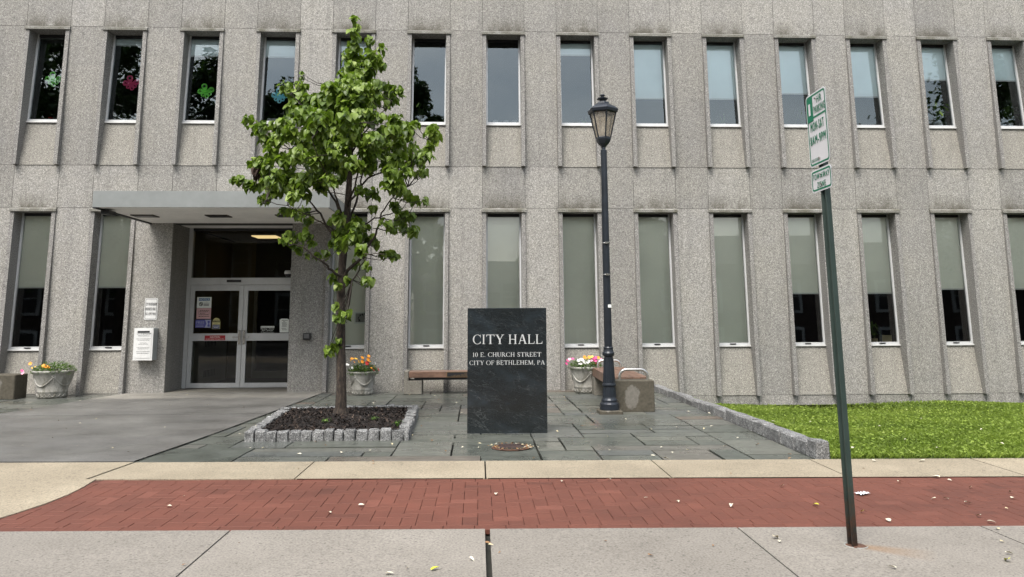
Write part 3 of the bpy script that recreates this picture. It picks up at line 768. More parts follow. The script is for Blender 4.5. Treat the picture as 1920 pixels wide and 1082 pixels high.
# entrance: frame, transom, two leaves
YD = D+.86
dz = lambda py, px=450: P(px, py, YD).z
zb_, zl, zh, zt_ = .012, dz(534), dz(521), zCan+.006
xj, xm, xr = P(352, 640, YD).x, P(453, 640, YD).x, Xr+.10
fr = MB()
fr.box(Xl, xj, YD, YD+.12, zb_, zt_); fr.box(xr, xr+.08, YD, YD+.12, zb_, zt_)
fr.box(xj, xr, YD-.01, YD+.13, zl, zh)
fr.box(xj, xr, YD, YD+.1, zt_-.05, zt_, 1)
fr.box(Xl, xr, YD-.02, YD+.12, -.02, zb_-.001, 1)
fro = fr.build('door_frame', [M['alu'], M['dark_metal']], HALL, HO)
p = MB(); p.poly([(xj, YD+.05, zh), (xr, YD+.05, zh), (xr, YD+.05, zt_-.05), (xj, YD+.05, zt_-.05)]); p.build('transom_pane', M['glass_door'], fro, HO)
p = MB(); c_ = P(439, 527, YD-.02); p.box(c_.x-.14, c_.x+.14, YD-.05, YD-.011, c_.z-.022, c_.z+.022); p.build('door_sensor', M['dark_metal'], fro, HO)
zm0, zm1 = dz(639), dz(625)
UX, VZ = (1, 0, 0), (0, 0, 1)
def leaf_door(x0, x1, hx):
    m = MB(); y0, y1 = YD+.005, YD+.055; s = .085
    m.box(x0, x0+s, y0, y1, zb_+.01, zl-.006); m.box(x1-s, x1, y0, y1, zb_+.01, zl-.006)
    m.box(x0+s, x1-s, y0, y1, zb_+.01, dz(718)); m.box(x0+s, x1-s, y0, y1, dz(545), zl-.006); m.box(x0+s, x1-s, y0+.001, y1, zm0, zm1)
    o = m.build('entrance_door', M['alu'], HALL, HO)
    q = MB()
    q.poly([(x0+s, y0+.02, dz(718)), (x1-s, y0+.02, dz(718)), (x1-s, y0+.02, zm0), (x0+s, y0+.02, zm0)])
    q.poly([(x0+s, y0+.02, zm1), (x1-s, y0+.02, zm1), (x1-s, y0+.02, dz(545)), (x0+s, y0+.02, dz(545))])
    q.build('glass_panel', M['glass_door'], o)
    o.children[0].data.transform(Matrix.Translation((0, -D, 0)))
    h = MB(); h.box(hx-.022, hx+.022, y0-.03, y0-.001, zm0-.07, zm1+.06); h.tube([(hx, y0-.03, (zm0+zm1)/2), (hx, y0-.075, (zm0+zm1)/2), (hx+(.12 if hx > xm else -.12), y0-.075, (zm0+zm1)/2)], .010, 8)
    ho = h.build('handle', M['steel'], o); ho.data.transform(Matrix.Translation((0, -D, 0)))
    return o
dl_ = leaf_door(xj+.006, xm-.004, xm-.045); dr_ = leaf_door(xm+.004, xr-.004, xm+.045)
def sticker(name, leafo, px0, py0, px1, py1, mats, draw, y=YD+.018, shape=None):
    a, b = P(px0, py1, y), P(px1, py0, y); m = MB(); wdt, hgt = b.x-a.x, b.z-a.z
    pts = shape(wdt, hgt) if shape else [(0, 0), (wdt, 0), (wdt, hgt), (0, hgt)]
    m.prism(pts, (a.x, y, a.z), UX, VZ, (0, -.002, 0), 0)
    draw(m, a.x, a.z, wdt, hgt, y-.0035)
    o = m.build(name, mats, leafo); o.data.transform(Matrix.Translation((0, -D, 0))); return o
def rect(m, x0, z0, x1, z1, y, mi): m.poly([(x0, y, z0), (x1, y, z0), (x1, y, z1), (x0, y, z1)], mi)
def T(m, s, h, x, z, y, mi, xs=1, width=None): m.text(s, h, (x, y, z), UX, VZ, mi, xs, .5, width)
def dr1(m, x, z, w_, h, y):
    rect(m, x+w_*.12, z+h*.66, x+w_*.88, z+h*.90, y, 1); T(m, 'NOTICE', h*.16, x+w_*.5, z+h*.70, y-.001, 0, 1.1, w_*.66)
    for k in range(16):
        a0, a1 = 2*math.pi*k/16, 2*math.pi*(k+1)/16; cx, cz = x+w_*.28, z+h*.36
        m.poly([(cx+w_*.10*math.cos(a0), y, cz+w_*.10*math.sin(a0)), (cx+w_*.10*math.cos(a1), y, cz+w_*.10*math.sin(a1)), (cx+w_*.145*math.cos(a1), y, cz+w_*.145*math.sin(a1)), (cx+w_*.145*math.cos(a0), y, cz+w_*.145*math.sin(a0))][::-1], 2)
    m.poly([(cx-.1*w_, y-.001, cz+.07*w_), (cx-.07*w_, y-.001, cz+.1*w_), (cx+.1*w_, y-.001, cz-.07*w_), (cx+.07*w_, y-.001, cz-.1*w_)], 2)
    rect(m, cx-.06*w_, cz-.03*w_, cx+.06*w_, cz+.05*w_, y-.0005, 2)
    T(m, 'NO', h*.06, x+w_*.66, z+h*.52, y, 2); T(m, 'FIREARMS', h*.08, x+w_*.66, z+h*.40, y, 2, 1, w_*.4)
    rect(m, x+w_*.46, z+h*.30, x+w_*.84, z+h*.345, y, 2); rect(m, x+w_*.46, z+h*.20, x+w_*.84, z+h*.245, y, 2)
sticker('notice_poster', dl_, 369, 557, 397, 577.5, [M['paper'], M['blue'], M['ink']], dr1)
def lines(m, x, z, w_, h, y, rows, mi):
    rq = random.Random(len(rows))
    for (t0, hh_, a, b) in rows:
        u = a
        while u < b-.02:
            l = min(rq.uniform(.05, .14), b-u); rect(m, x+w_*u, z+h*t0, x+w_*(u+l), z+h*(t0+hh_), y, mi); u += l+.02
def dr2(m, x, z, w_, h, y):
    lines(m, x, z, w_, h, y, [(.76, .055, .22, .85), (.64, .05, .2, .8), (.50, .05, .22, .6), (.36, .05, .2, .84), (.2, .05, .15, .9)], 1)
    for q in (.13, .87): rect(m, x+w_*q, z+h*.35, x+w_*(q+.012), z+h*.8, y, 1)
sticker('pink_poster', dl_, 368, 577.8, 396, 598, [M['pink'], M['ink']], dr2)
def dr3(m, x, z, w_, h, y):
    T(m, 'FREE', h*.34, x+w_*.32, z+h*.5, y, 1, 1.1, w_*.52); rect(m, x+w_*.06, z+h*.32, x+w_*.54, z+h*.36, y, 1); rect(m, x+w_*.06, z+h*.14, x+w_*.54, z+h*.2, y, 1)
    m.poly([(x+w_*.62, y, z), (x+w_, y, z), (x+w_, y, z+h), (x+w_*.62, y, z+h), (x+w_*.72, y, z+h*.5)], 1)
    for q in (.60, .12): m.poly([(x+w_*.80, y-.001, z+h*q), (x+w_*.94, y-.001, z+h*q), (x+w_*.94, y-.001, z+h*(q+.26)), (x+w_*.80, y-.001, z+h*(q+.26))], 0)
    rect(m, x+w_*.84, z+h*.3, x+w_*.90, z+h*.7, y-.0012, 0)
sticker('free_sticker', dl_, 366, 599.5, 395.5, 614.5, [M['purple'], M['lilac']], dr3)
def arch(w_, h):
    return [(0, 0), (w_, 0), (w_, h*.6)]+[(w_/2+w_/2*math.cos(t_), h*.6+h*.4*math.sin(t_)) for t_ in [math.pi*k/10 for k in range(1, 10)]]+[(0, h*.6)]
def dr4(m, x, z, w_, h, y):
    rect(m, x+w_*.05, z+h*.02, x+w_*.95, z+h*.40, y, 1); rect(m, x+w_*.04, z+h*.60, x+w_*.96, z+h*.76, y, 2)
    T(m, 'CAUTION', h*.11, x+w_*.5, z+h*.625, y-.001, 0, 1, w_*.8); T(m, 'AUTOMATIC', h*.06, x+w_*.5, z+h*.8, y-.001, 2, 1, w_*.6)
    T(m, 'DOOR', h*.07, x+w_*.5, z+h*.48, y-.001, 2); lines(m, x, z, w_, h, y-.001, [(.24, .05, .12, .9), (.12, .05, .2, .8)], 3)
sticker('caution_decal', dl_, 397.5, 596, 413.5, 617, [M['yellow'], M['navy'], M['ink'], M['paper']], dr4, shape=arch)
def dr5(m, x, z, w_, h, y):
    T(m, 'CAUTION', h*.36, x+w_*.5, z+h*.50, y, 1, 1.1, w_*.48); T(m, 'DOOR OPENS TOWARD YOU', h*.2, x+w_*.5, z+h*.14, y, 1, 1, w_*.88)
sticker('caution_strip', dl_, 383.5, 628.8, 422.5, 638.2, [M['red'], M['paper']], dr5, y=YD+.004)
def dr6(m, x, z, w_, h, y):
    lines(m, x, z, w_, h, y, [(.86, .03, .25, .85), (.78, .03, .4, .6), (.66, .05, .25, .75), (.56, .03, .3, .8), (.48, .03, .3, .75), (.40, .03, .25, .8), (.28, .03, .25, .7), (.18, .03, .3, .8)], 1)
sticker('paper_notice', dr_, 523.5, 597.5, 542, 623.5, [M['paper'], M['ink']], dr6, shape=lambda w_, h: [(.06*w_, 0), (w_, 0), (w_, h*.93), (w_*.8, h), (w_*.2, h), (0, h*.92)])
# opening hours, white letters straight on the glass
yh = YD+.018; m = MB(); a, b = P(489, 612, yh), P(514, 625, yh); wdt = b.x-a.x
rect(m, a.x, a.z-.03, b.x, a.z+.005, yh, 0); T(m, 'BUSINESS HOURS', .022, (a.x+b.x)/2, a.z-.024, yh-.001, 1, 1, wdt*.94)
T(m, 'Monday - Friday', .024, (a.x+b.x)/2, a.z-.062, yh, 0, 1, wdt); T(m, '8am - 4:30 pm', .022, (a.x+b.x)/2, a.z-.092, yh, 0, 1, wdt*.8); T(m, 'ID Required to Enter', .020, (a.x+b.x)/2, a.z-.128, yh, 0, 1, wdt*.95)
o = m.build('hours_lettering', [M['paper'], M['ink']], dr_); o.data.transform(Matrix.Translation((0, -D, 0)))
# dome camera and wall light
c_ = P(541, 513, YD-.2); m = MB(); m.lathe([(0, .06), (.07, .06), (.085, .02), (.085, 0), (.075, -.01), (.0, -.01)], 16, c_, 0); m.lathe([(.07, -.011), (.06, -.05), (.03, -.075), (0, -.08)], 16, c_, 1); m.box(c_.x+.05, Xr+.001, YD-.23, YD-.17, c_.z+.02, c_.z+.12, 0)
m.build('security_camera', [M['white'], M['dark_metal']], HALL, HO)
c_ = P(575.5, 631, D-.06); m = MB(); m.bbox(c_.x-.07, c_.x+.07, D-.11, D-.001, c_.z-.065, c_.z+.065, .012, 0); m.box(c_.x-.05, c_.x+.05, D-.115, D-.1105, c_.z-.03, c_.z+.05, 1)
m.build('wall_light', [M['dark_metal'], plain('lens_grey', (.12, .12, .12), .3)], HALL, HO)
# vestibule behind the doors
YV = YD+2.9
m = MB()
m.poly([(Xl-.02, YD+.12, 0), (Xl-.02, YV, 0), (Xl-.02, YV, zt_), (Xl-.02, YD+.12, zt_)], 0)
m.poly([(xr+.3, YD+.12, 0), (xr+.3, YV, 0), (xr+.3, YV, zt_), (xr+.3, YD+.12, zt_)], 3)
m.poly([(Xl-.02, YD+.12, zt_+.02), (xr+.3, YD+.12, zt_+.02), (xr+.3, YV+4, zt_+.02), (Xl-.02, YV+4, zt_+.02)], 0)
m.poly([(Xl-.02, YD+.12, -.012), (xr+.3, YD+.12, -.012), (xr+.3, YV+4, -.012), (Xl-.02, YV+4, -.012)], 2)
m.poly([(Xl-1.5, YV+2, 0), (xr+1.5, YV+2, 0), (xr+1.5, YV+2, zt_), (Xl-1.5, YV+2, zt_)], 3)
m.box(Xl-.02, Xl+.55, YV, YV+.1, 0, zt_, 0); m.box(Xl+.55, xr+.3, YV, YV+.1, zl+.25, zt_, 3)
m.build('vestibule', [M['vest_wall'], M['vest_grey'], M['interior_floor'], M['interior']], HALL, HO)
m = MB(); inn = [Xl+.55, Xl+.63, xr-.75, xr-.67, xr-.6, xr+.02]
for a, b in ((Xl+.55, Xl+.63), (xr-.78, xr-.68), (xr-.66, xr-.56), (xr+.2, xr+.3)): m.box(a, b, YV-.02, YV+.04, 0, zl+.10)
m.box(Xl+.55, xr+.3, YV-.021, YV+.04, zl+.101, zl+.2); m.box(Xl+.63, xr-.78, YV-.02, YV+.04, 0, .16); m.box(xr-.56, xr+.2, YV-.02, YV+.04, 0, .16); m.box(Xl+.63, xr-.78, YV-.02, YV+.04, .95, 1.02)
m.build('inner_door_frame', M['vest_grey'], HALL, HO)
c_ = P(500, 445, YD+1.3); m = MB()
yl = YD+1.2
for _ in range(90): yl -= .02*(1 if P(500, 445, yl).z > zt_ else -1)
c_ = P(500, 445, yl); m.box(c_.x-.27, c_.x+.27, yl-.27, yl+.27, zt_+.0, zt_+.018); m.build('ceiling_light', M['lightpanel'], HALL, HO)
hx = Xl-.019; m = MB(); m.box(hx, hx+.12, YD+.35, YV-.5, .02, 1.02, 0)
for (za, zb2) in ((.80, .98), (.16, .30)):
    for k in range(8): m.box(hx+.121, hx+.124, YD+.95+k*.09, YD+1.0+k*.09, za, zb2, 1)
o = thing('heater_cabinet', (hx, YD+1, 0), 'pale cabinet with two dark grilles seen through left glass door', 'heater'); m.build('cabinet', [M['vest_grey'], M['ink']], o, (hx, YD+1, 0))

# ------------------------------------------------------------------ things on the wall
def wall_box(px0, py0, px1, py1, y): return P(px0, py1, y), P(px1, py0, y)
a, b = wall_box(269.5, 559, 296.5, 600, D-.012)
o = thing('wall_sign', ((a.x+b.x)/2, D, a.z), 'white metal sign reading CITY OF BETHLEHEM BUSINESS ONLY above the drop box', 'sign'); O = o.location
W_, H_ = b.x-a.x, b.z-a.z
m = MB(); m.prism(rrect(0, 0, W_, H_, .03), (a.x, D-.003, a.z), UX, VZ, (0, -.006, 0)); m.build('sign_plate', M['white'], o, O)
m = MB(); ro, ri = rrect(.014, .014, W_-.014, H_-.014, .024), rrect(.021, .021, W_-.021, H_-.021, .018); n = len(ro)
m.mesh([(a.x+x, D-.0105, a.z+z) for x, z in ro+ri], [(i, (i+1) % n, n+(i+1) % n, n+i) for i in range(n)], 0)
for s_, q in (('CITY OF BETHLEHEM', .66), ('BUSINESS ONLY', .44), ('NO USPS MAIL', .215)): m.text(s_, H_*.135, (a.x+W_/2, D-.011, a.z+H_*q), UX, VZ, 0, 1, .5, W_*.80, .0006, 1.2)
for q in (.06, .93): m.lathe([(0, 0), (.006, 0)], 8, (a.x+W_/2, D-.012, a.z+H_*q))
m.build('lettering', M['ink'], o, O)
yb2 = D-.20
a, b = wall_box(249, 615, 289, 676, yb2)
o = thing('drop_box', ((a.x+b.x)/2, D, a.z), 'white metal drop box with black printed text on entrance pier', 'drop box'); O = o.location
W_, H_ = b.x-a.x, b.z-a.z
m = MB(); m.bbox(a.x, b.x, yb2, D-.002, a.z, b.z, .008); m.build('box_body', M['boxside'], o, O)
m = MB(); m.box(a.x+.002, b.x-.002, yb2-.018, yb2-.001, a.z+.002, b.z-.002); m.box(a.x+.03, b.x-.03, yb2-.024, yb2-.0185, a.z+.045, b.z-.035, 0); dr = m.build('box_door', M['white'], o, O)
m = MB(); yq = yb2-.026
m.box(a.x+.07, b.x-.07, yb2-.030, yb2-.0245, b.z-.085, b.z-.055, 1)
xc = (a.x+b.x)/2+.005
for s_, q, h, wd_ in (('CITY OF BETHLEHEM', .80, .028, .72), ('PAYMENT COLLECTION BOX', .745, .018, .60), ('THIS BOX IS FOR PAYMENTS AND DOCUMENTS', .655, .014, .74), ('FOR CITY OF BETHLEHEM OFFICES ONLY', .61, .014, .62), ('DO NOT MAIL CASH', .53, .014, .34), ('BOX EMPTIED MONDAY TO FRIDAY', .49, .014, .5), ('PAYMENTS RECEIVED AFTER CLOSING', .385, .014, .66), ('ARE POSTED THE NEXT DAY', .345, .014, .56), ('THIS IS NOT A UNITED STATES', .26, .019, .70), ('POSTAL SERVICE MAILBOX', .205, .019, .60)):
    m.text(s_, h, (xc, yq, a.z+H_*q), UX, VZ, 0, 1, .5, W_*wd_)
m.lathe([(0, 0), (.010, 0)], 10, (a.x+.055, yq, a.z+H_*.5), 1); m.build('lettering', [M['ink'], M['dark_metal']], dr); dr.children[0].data.transform(Matrix.Translation(-Vector(O)))

# paper flowers taped inside the upper left windows
def paper_flower(i, px, py, rot, mt, label):
    zz = P(px, py, D+.22).z; t_ = (zz-zB)/(zA-zB); y = D+lerp(.14, .27, t_)+.05; c = P(px, py, y)
    o = thing('paper_flower', c, label, 'decoration', 'paper flowers in the upper windows')
    m = MB(); rr_ = .18
    for k, (an, l, wd_) in enumerate(((100, 1.0, .42), (168, .95, .40), (222, .72, .28), (275, .80, .30), (322, .72, .28), (14, .95, .40))):
        t0 = R(an+rot); u = Vector((math.cos(t0), 0, math.sin(t0))); v = Vector((-math.sin(t0), 0, math.cos(t0))); n = 16
        out_ = []; inn_ = []
        for q in range(n):
            f = 2*math.pi*q/n; lx = .54+.46*math.cos(f); ly = math.sin(f)*wd_*(.75+.35*math.cos(f))
            lx2 = .66+.17*math.cos(f); ly2 = math.sin(f)*wd_*.30*(.8+.3*math.cos(f))
            out_.append(c+(u*lx*l+v*ly)*rr_+Vector((0, .0006*k, 0))); inn_.append(c+(u*lx2*l+v*ly2)*rr_+Vector((0, .0006*k, 0)))
        th = Vector((0, .002, 0))
        if k == 0:
            m.mesh(out_+[p+th for p in out_], [tuple(range(n))]+[(q, n+q, n+(q+1) % n, (q+1) % n) for q in range(n)])
            st = []
            for q in range(16):
                f = 2*math.pi*q/16; rr2 = .22 if q % 2 == 0 else .12; st.append(c+(u*(.66+rr2*math.cos(f))+v*rr2*math.sin(f))*rr_+Vector((0, -.004, 0)))
            m.poly(st, 1)
        else: m.mesh(out_+inn_+[p+th for p in out_]+[p+th for p in inn_], [(q, (q+1) % n, n+(q+1) % n, n+q) for q in range(n)]+[(2*n+q, 3*n+q, 3*n+(q+1) % n, 2*n+(q+1) % n) for q in range(n)])
        if k in (1, 5):
            for q in range(4):
                p0 = c+(u*(.42+.13*q)+v*(.06*(-1)**q))*rr_+Vector((0, .003, 0)); m.poly([p0+Vector((.011*math.cos(f), 0, .011*math.sin(f))) for f in [math.pi/4*e for e in range(8)]], 0)
    m.lathe([(0, 0), (.04, 0)], 10, c+Vector((0, -.002, 0)))
    pts = [c+Vector((.035*math.cos(f), -.005, .035*math.sin(f))) for f in [math.pi/4*e for e in range(8)]]; m.poly(pts, 0)
    m.build('petals', [mt, M['ink']], o, c)
paper_flower(1, 100, 150, 0, M['dec_green'], 'lime green paper flower inside the leftmost upper window above a red cup')
paper_flower(2, 246, 157, 6, M['dec_pink'], 'magenta paper flower inside an upper window between two green ones')
paper_flower(3, 386, 172, 8, M['dec_green'], 'lime green paper flower inside the third upper window between magenta and blue ones')
paper_flower(4, 524, 181, -4, M['dec_blue'], 'aqua blue paper flower half hidden by the tree leaves')

# things on the window sills (behind glass)
def on_sill(px, upper=True, off=.16): 
    zb0, yy0 = (zB, D+.14+off) if upper else (zE, D+.16+off)
    return Vector((P(px, 232 if upper else 645, yy0).x, yy0, zb0+.012))
sil = MB()
for i in range(I0, I1+1): sil.box(bay(i)-OW, bay(i)+OW, D+.20, D+.50, zB-.018, zB+.012)
for i in lowers: sil.box(bay(i)-OW, bay(i)+OW, D+.22, D+.52, zE-.018, zE+.012)
sil.build('inner_window_ledge', M['vest_grey'], HALL, HO)
def pot_lathe(mb, c, r, h, m=0): mb.lathe([(r*.7, 0), (r*.85, h*.3), (r, h), (r*.86, h), (r*.8, h*.85), (0, h*.85)], 16, c, m)
def leafy(mb, c, n, rad, hgt, size, m=0, arch_=.5, rs=1):
    q = random.Random(rs)
    for _ in range(n):
        a = q.uniform(0, 6.28); l = q.uniform(.4, 1)*rad; h = q.uniform(.3, 1)*hgt
        p1 = Vector(c)+Vector((math.cos(a)*l*.45, math.sin(a)*l*.3, h)); p2 = Vector(c)+Vector((math.cos(a)*l, math.sin(a)*l*.5, h*(1-arch_*q.random())))
        d = (p2-p1).normalized(); s_ = d.cross(Vector((0, 0, 1))).normalized()*size*.5
        mid = (p1+p2)/2
        mb.tube([c, p1], [.003, .002], 4, m)
        mb.poly([p1, mid+s_, p2, mid-s_], m, False, q.random())
def sill_thing(name, px, label, cat, fn, mats, part, group=None, upper=True, off=.16):
    c = on_sill(px, upper, off); o = thing(name, c, label, cat, group); m = MB(); fn(m, c); m.build(part, mats, o, c); return o, c
sill_thing('red_cup', 94, 'small red cup on the sill of the leftmost upper window', 'cup', lambda m, c: (m.lathe([(.035, 0), (.045, .11), (.04, .11), (.0, .02)], 12, c, 0), m.text('K', .04, (c.x, c.y-.048, c.z+.035), UX, VZ, 1)), [M['red'], M['paper']], 'cup_body')
sill_thing('paper_stack', 512, 'white box on the sill below the blue paper flower', 'box', lambda m, c: (m.bbox(c.x-.11, c.x+.11, c.y-.06, c.y+.06, c.z, c.z+.11, .005), m.box(c.x-.10, c.x+.10, c.y-.0615, c.y-.0602, c.z+.02, c.z+.06)), M['ceramic'], 'box_body')
sill_thing('desk_tray', 238, 'grey tray on the sill under the magenta paper flower', 'tray', lambda m, c: (m.bbox(c.x-.22, c.x+.22, c.y-.05, c.y+.05, c.z, c.z+.055, .004), m.box(c.x-.05, c.x-.03, c.y-.06, c.y-.051, c.z+.01, c.z+.06), m.box(c.x+.09, c.x+.10, c.y-.06, c.y-.051, c.z+.01, c.z+.05)), M['vest_grey'], 'tray_body')
o, c = sill_thing('vase_plant', 789, 'white vase of dark foliage behind the upper window right of tree', 'plant', lambda m, c: m.lathe([(.045, 0), (.065, .05), (.062, .11), (.035, .16), (.05, .2), (.04, .2), (0, .12)], 16, c, 0), M['ceramic'], 'vase')
m = MB(); leafy(m, c+Vector((0, 0, .17)), 30, .28, .32, .08, 0, .6, 4); m.build('foliage', M['farleaf'], o, c)
for k, (px, lb) in enumerate(((929, 'patterned white mug at left of three on an upper sill'), (949, 'white mug with dark pattern in the middle of three on upper sill'), (964, 'plain white mug at right of three on an upper sill'))):
    def fn(m, c, k=k):
        m.lathe([(.045, 0), (.052, .01), (.055, .105), (.05, .105), (.045, .02), (0, .02)], 16, c, 0)
        if k < 2:
            for q in range(7): a = -2.6+q*.3; m.poly([(c.x+.056*math.cos(a), c.y+.056*math.sin(a), c.z+.03+.01*(q % 3)), (c.x+.056*math.cos(a+.18), c.y+.056*math.sin(a+.18), c.z+.03+.012*(q % 2)), (c.x+.056*math.cos(a+.14), c.y+.056*math.sin(a+.14), c.z+.08)], 1)
        else: m.tube([(c.x+.05, c.y, c.z+.085), (c.x+.085, c.y, c.z+.075), (c.x+.085, c.y, c.z+.04), (c.x+.05, c.y, c.z+.03)], .007, 6, 0)
    sill_thing('mug', px, lb, 'mug', fn, [M['ceramic'], M['ink']], 'mug_body', 'mugs on the upper window sill')
def potted(px, label, pr, ph, n, rad, hgt, size, rs, mt='flowerleaf', arch_=.6, upper=True):
    o, c = sill_thing('potted_plant', px, label, 'plant', lambda m, c: pot_lathe(m, c, pr, ph), M['ceramic'], 'pot', 'potted plants behind upper windows', upper)
    m = MB(); leafy(m, c+Vector((0, 0, ph*.85)), n, rad, hgt, size, 0, arch_, rs); m.build('foliage', M[mt], o, c)
potted(1760, 'leafy green plant in white pot filling an upper window at right', .085, .13, 46, .30, .55, .10, 2)
potted(1893, 'dark leafy plant in white pot behind the rightmost upper window', .07, .12, 34, .26, .45, .07, 5, 'farleaf')
potted(1506, 'thin stemmed spider plant behind the upper window left of parking sign', .05, .08, 40, .30, .40, .008, 8, 'flowerleaf', 1.2)
potted(1355, 'small arching spider plant in upper window right of the lamp', .05, .07, 34, .24, .24, .012, 9, 'flowerleaf', 1.1)
potted(1095, 'little white potted plant in upper window beside lamp lantern', .035, .05, 20, .16, .16, .02, 12, 'flowerleaf', .9)
sill_thing('cardboard_box', 1661, 'tan cardboard box on lower sill beside a green plant', 'box', lambda m, c: (m.box(c.x-.10, c.x+.10, c.y-.06, c.y+.06, c.z, c.z+.16), m.box(c.x-.1005, c.x+.1005, c.y-.0605, c.y+.02, c.z+.15, c.z+.162)), M['card'], 'carton', upper=False, off=.20)
o, c = sill_thing('houseplant', 1640, 'green houseplant behind lower window right of the parking sign post', 'plant', lambda m, c: pot_lathe(m, c, .07, .10), M['card'], 'pot', upper=False, off=.25)
m = MB(); leafy(m, c+Vector((0, 0, .09)), 44, .24, .38, .07, 0, .7, 14); m.build('foliage', M['flowerleaf'], o, c)
a, b = P(664, 607, D+.235), P(690.5, 585, D+.235)
o = thing('taped_picture', a, 'small printed black and white picture taped inside window behind tree', 'picture')
m = MB(); m.box(a.x, b.x, a.y, a.y+.003, a.z, b.z, 0); m.box(a.x+.025, b.x-.025, a.y-.0009, a.y-.0003, a.z+.03, b.z-.025, 2); rq = random.Random(3)
for k in range(26):
    x_, z_ = lerp(a.x+.03, b.x-.05, rq.random()), lerp(a.z+.03, b.z-.05, rq.random()); m.box(x_, x_+rq.uniform(.01, .035), a.y-.0015-.0001*k, a.y-.0012, z_, z_+rq.uniform(.008, .035), 1+k % 2)
m.build('print', [M['paper'], M['ink'], M['vest_grey']], o, a)

# ------------------------------------------------------------------ monument
q0, q1 = G(876, 812), G(1027, 812)
ym = (q0.y+q1.y)/2; x0, x1 = q0.x, q1.x; zt = P(950, 577.5, ym).z
o = thing('stone_sign', ((x0+x1)/2, ym, 0), 'dark polished stone slab sign lettered CITY HALL standing on the flagstones', 'sign'); O = o.location
m = MB(); m.bbox(x0, x1, ym, ym+.20, -.04, zt, .004); m.build('slab', M['monument'], o, O)
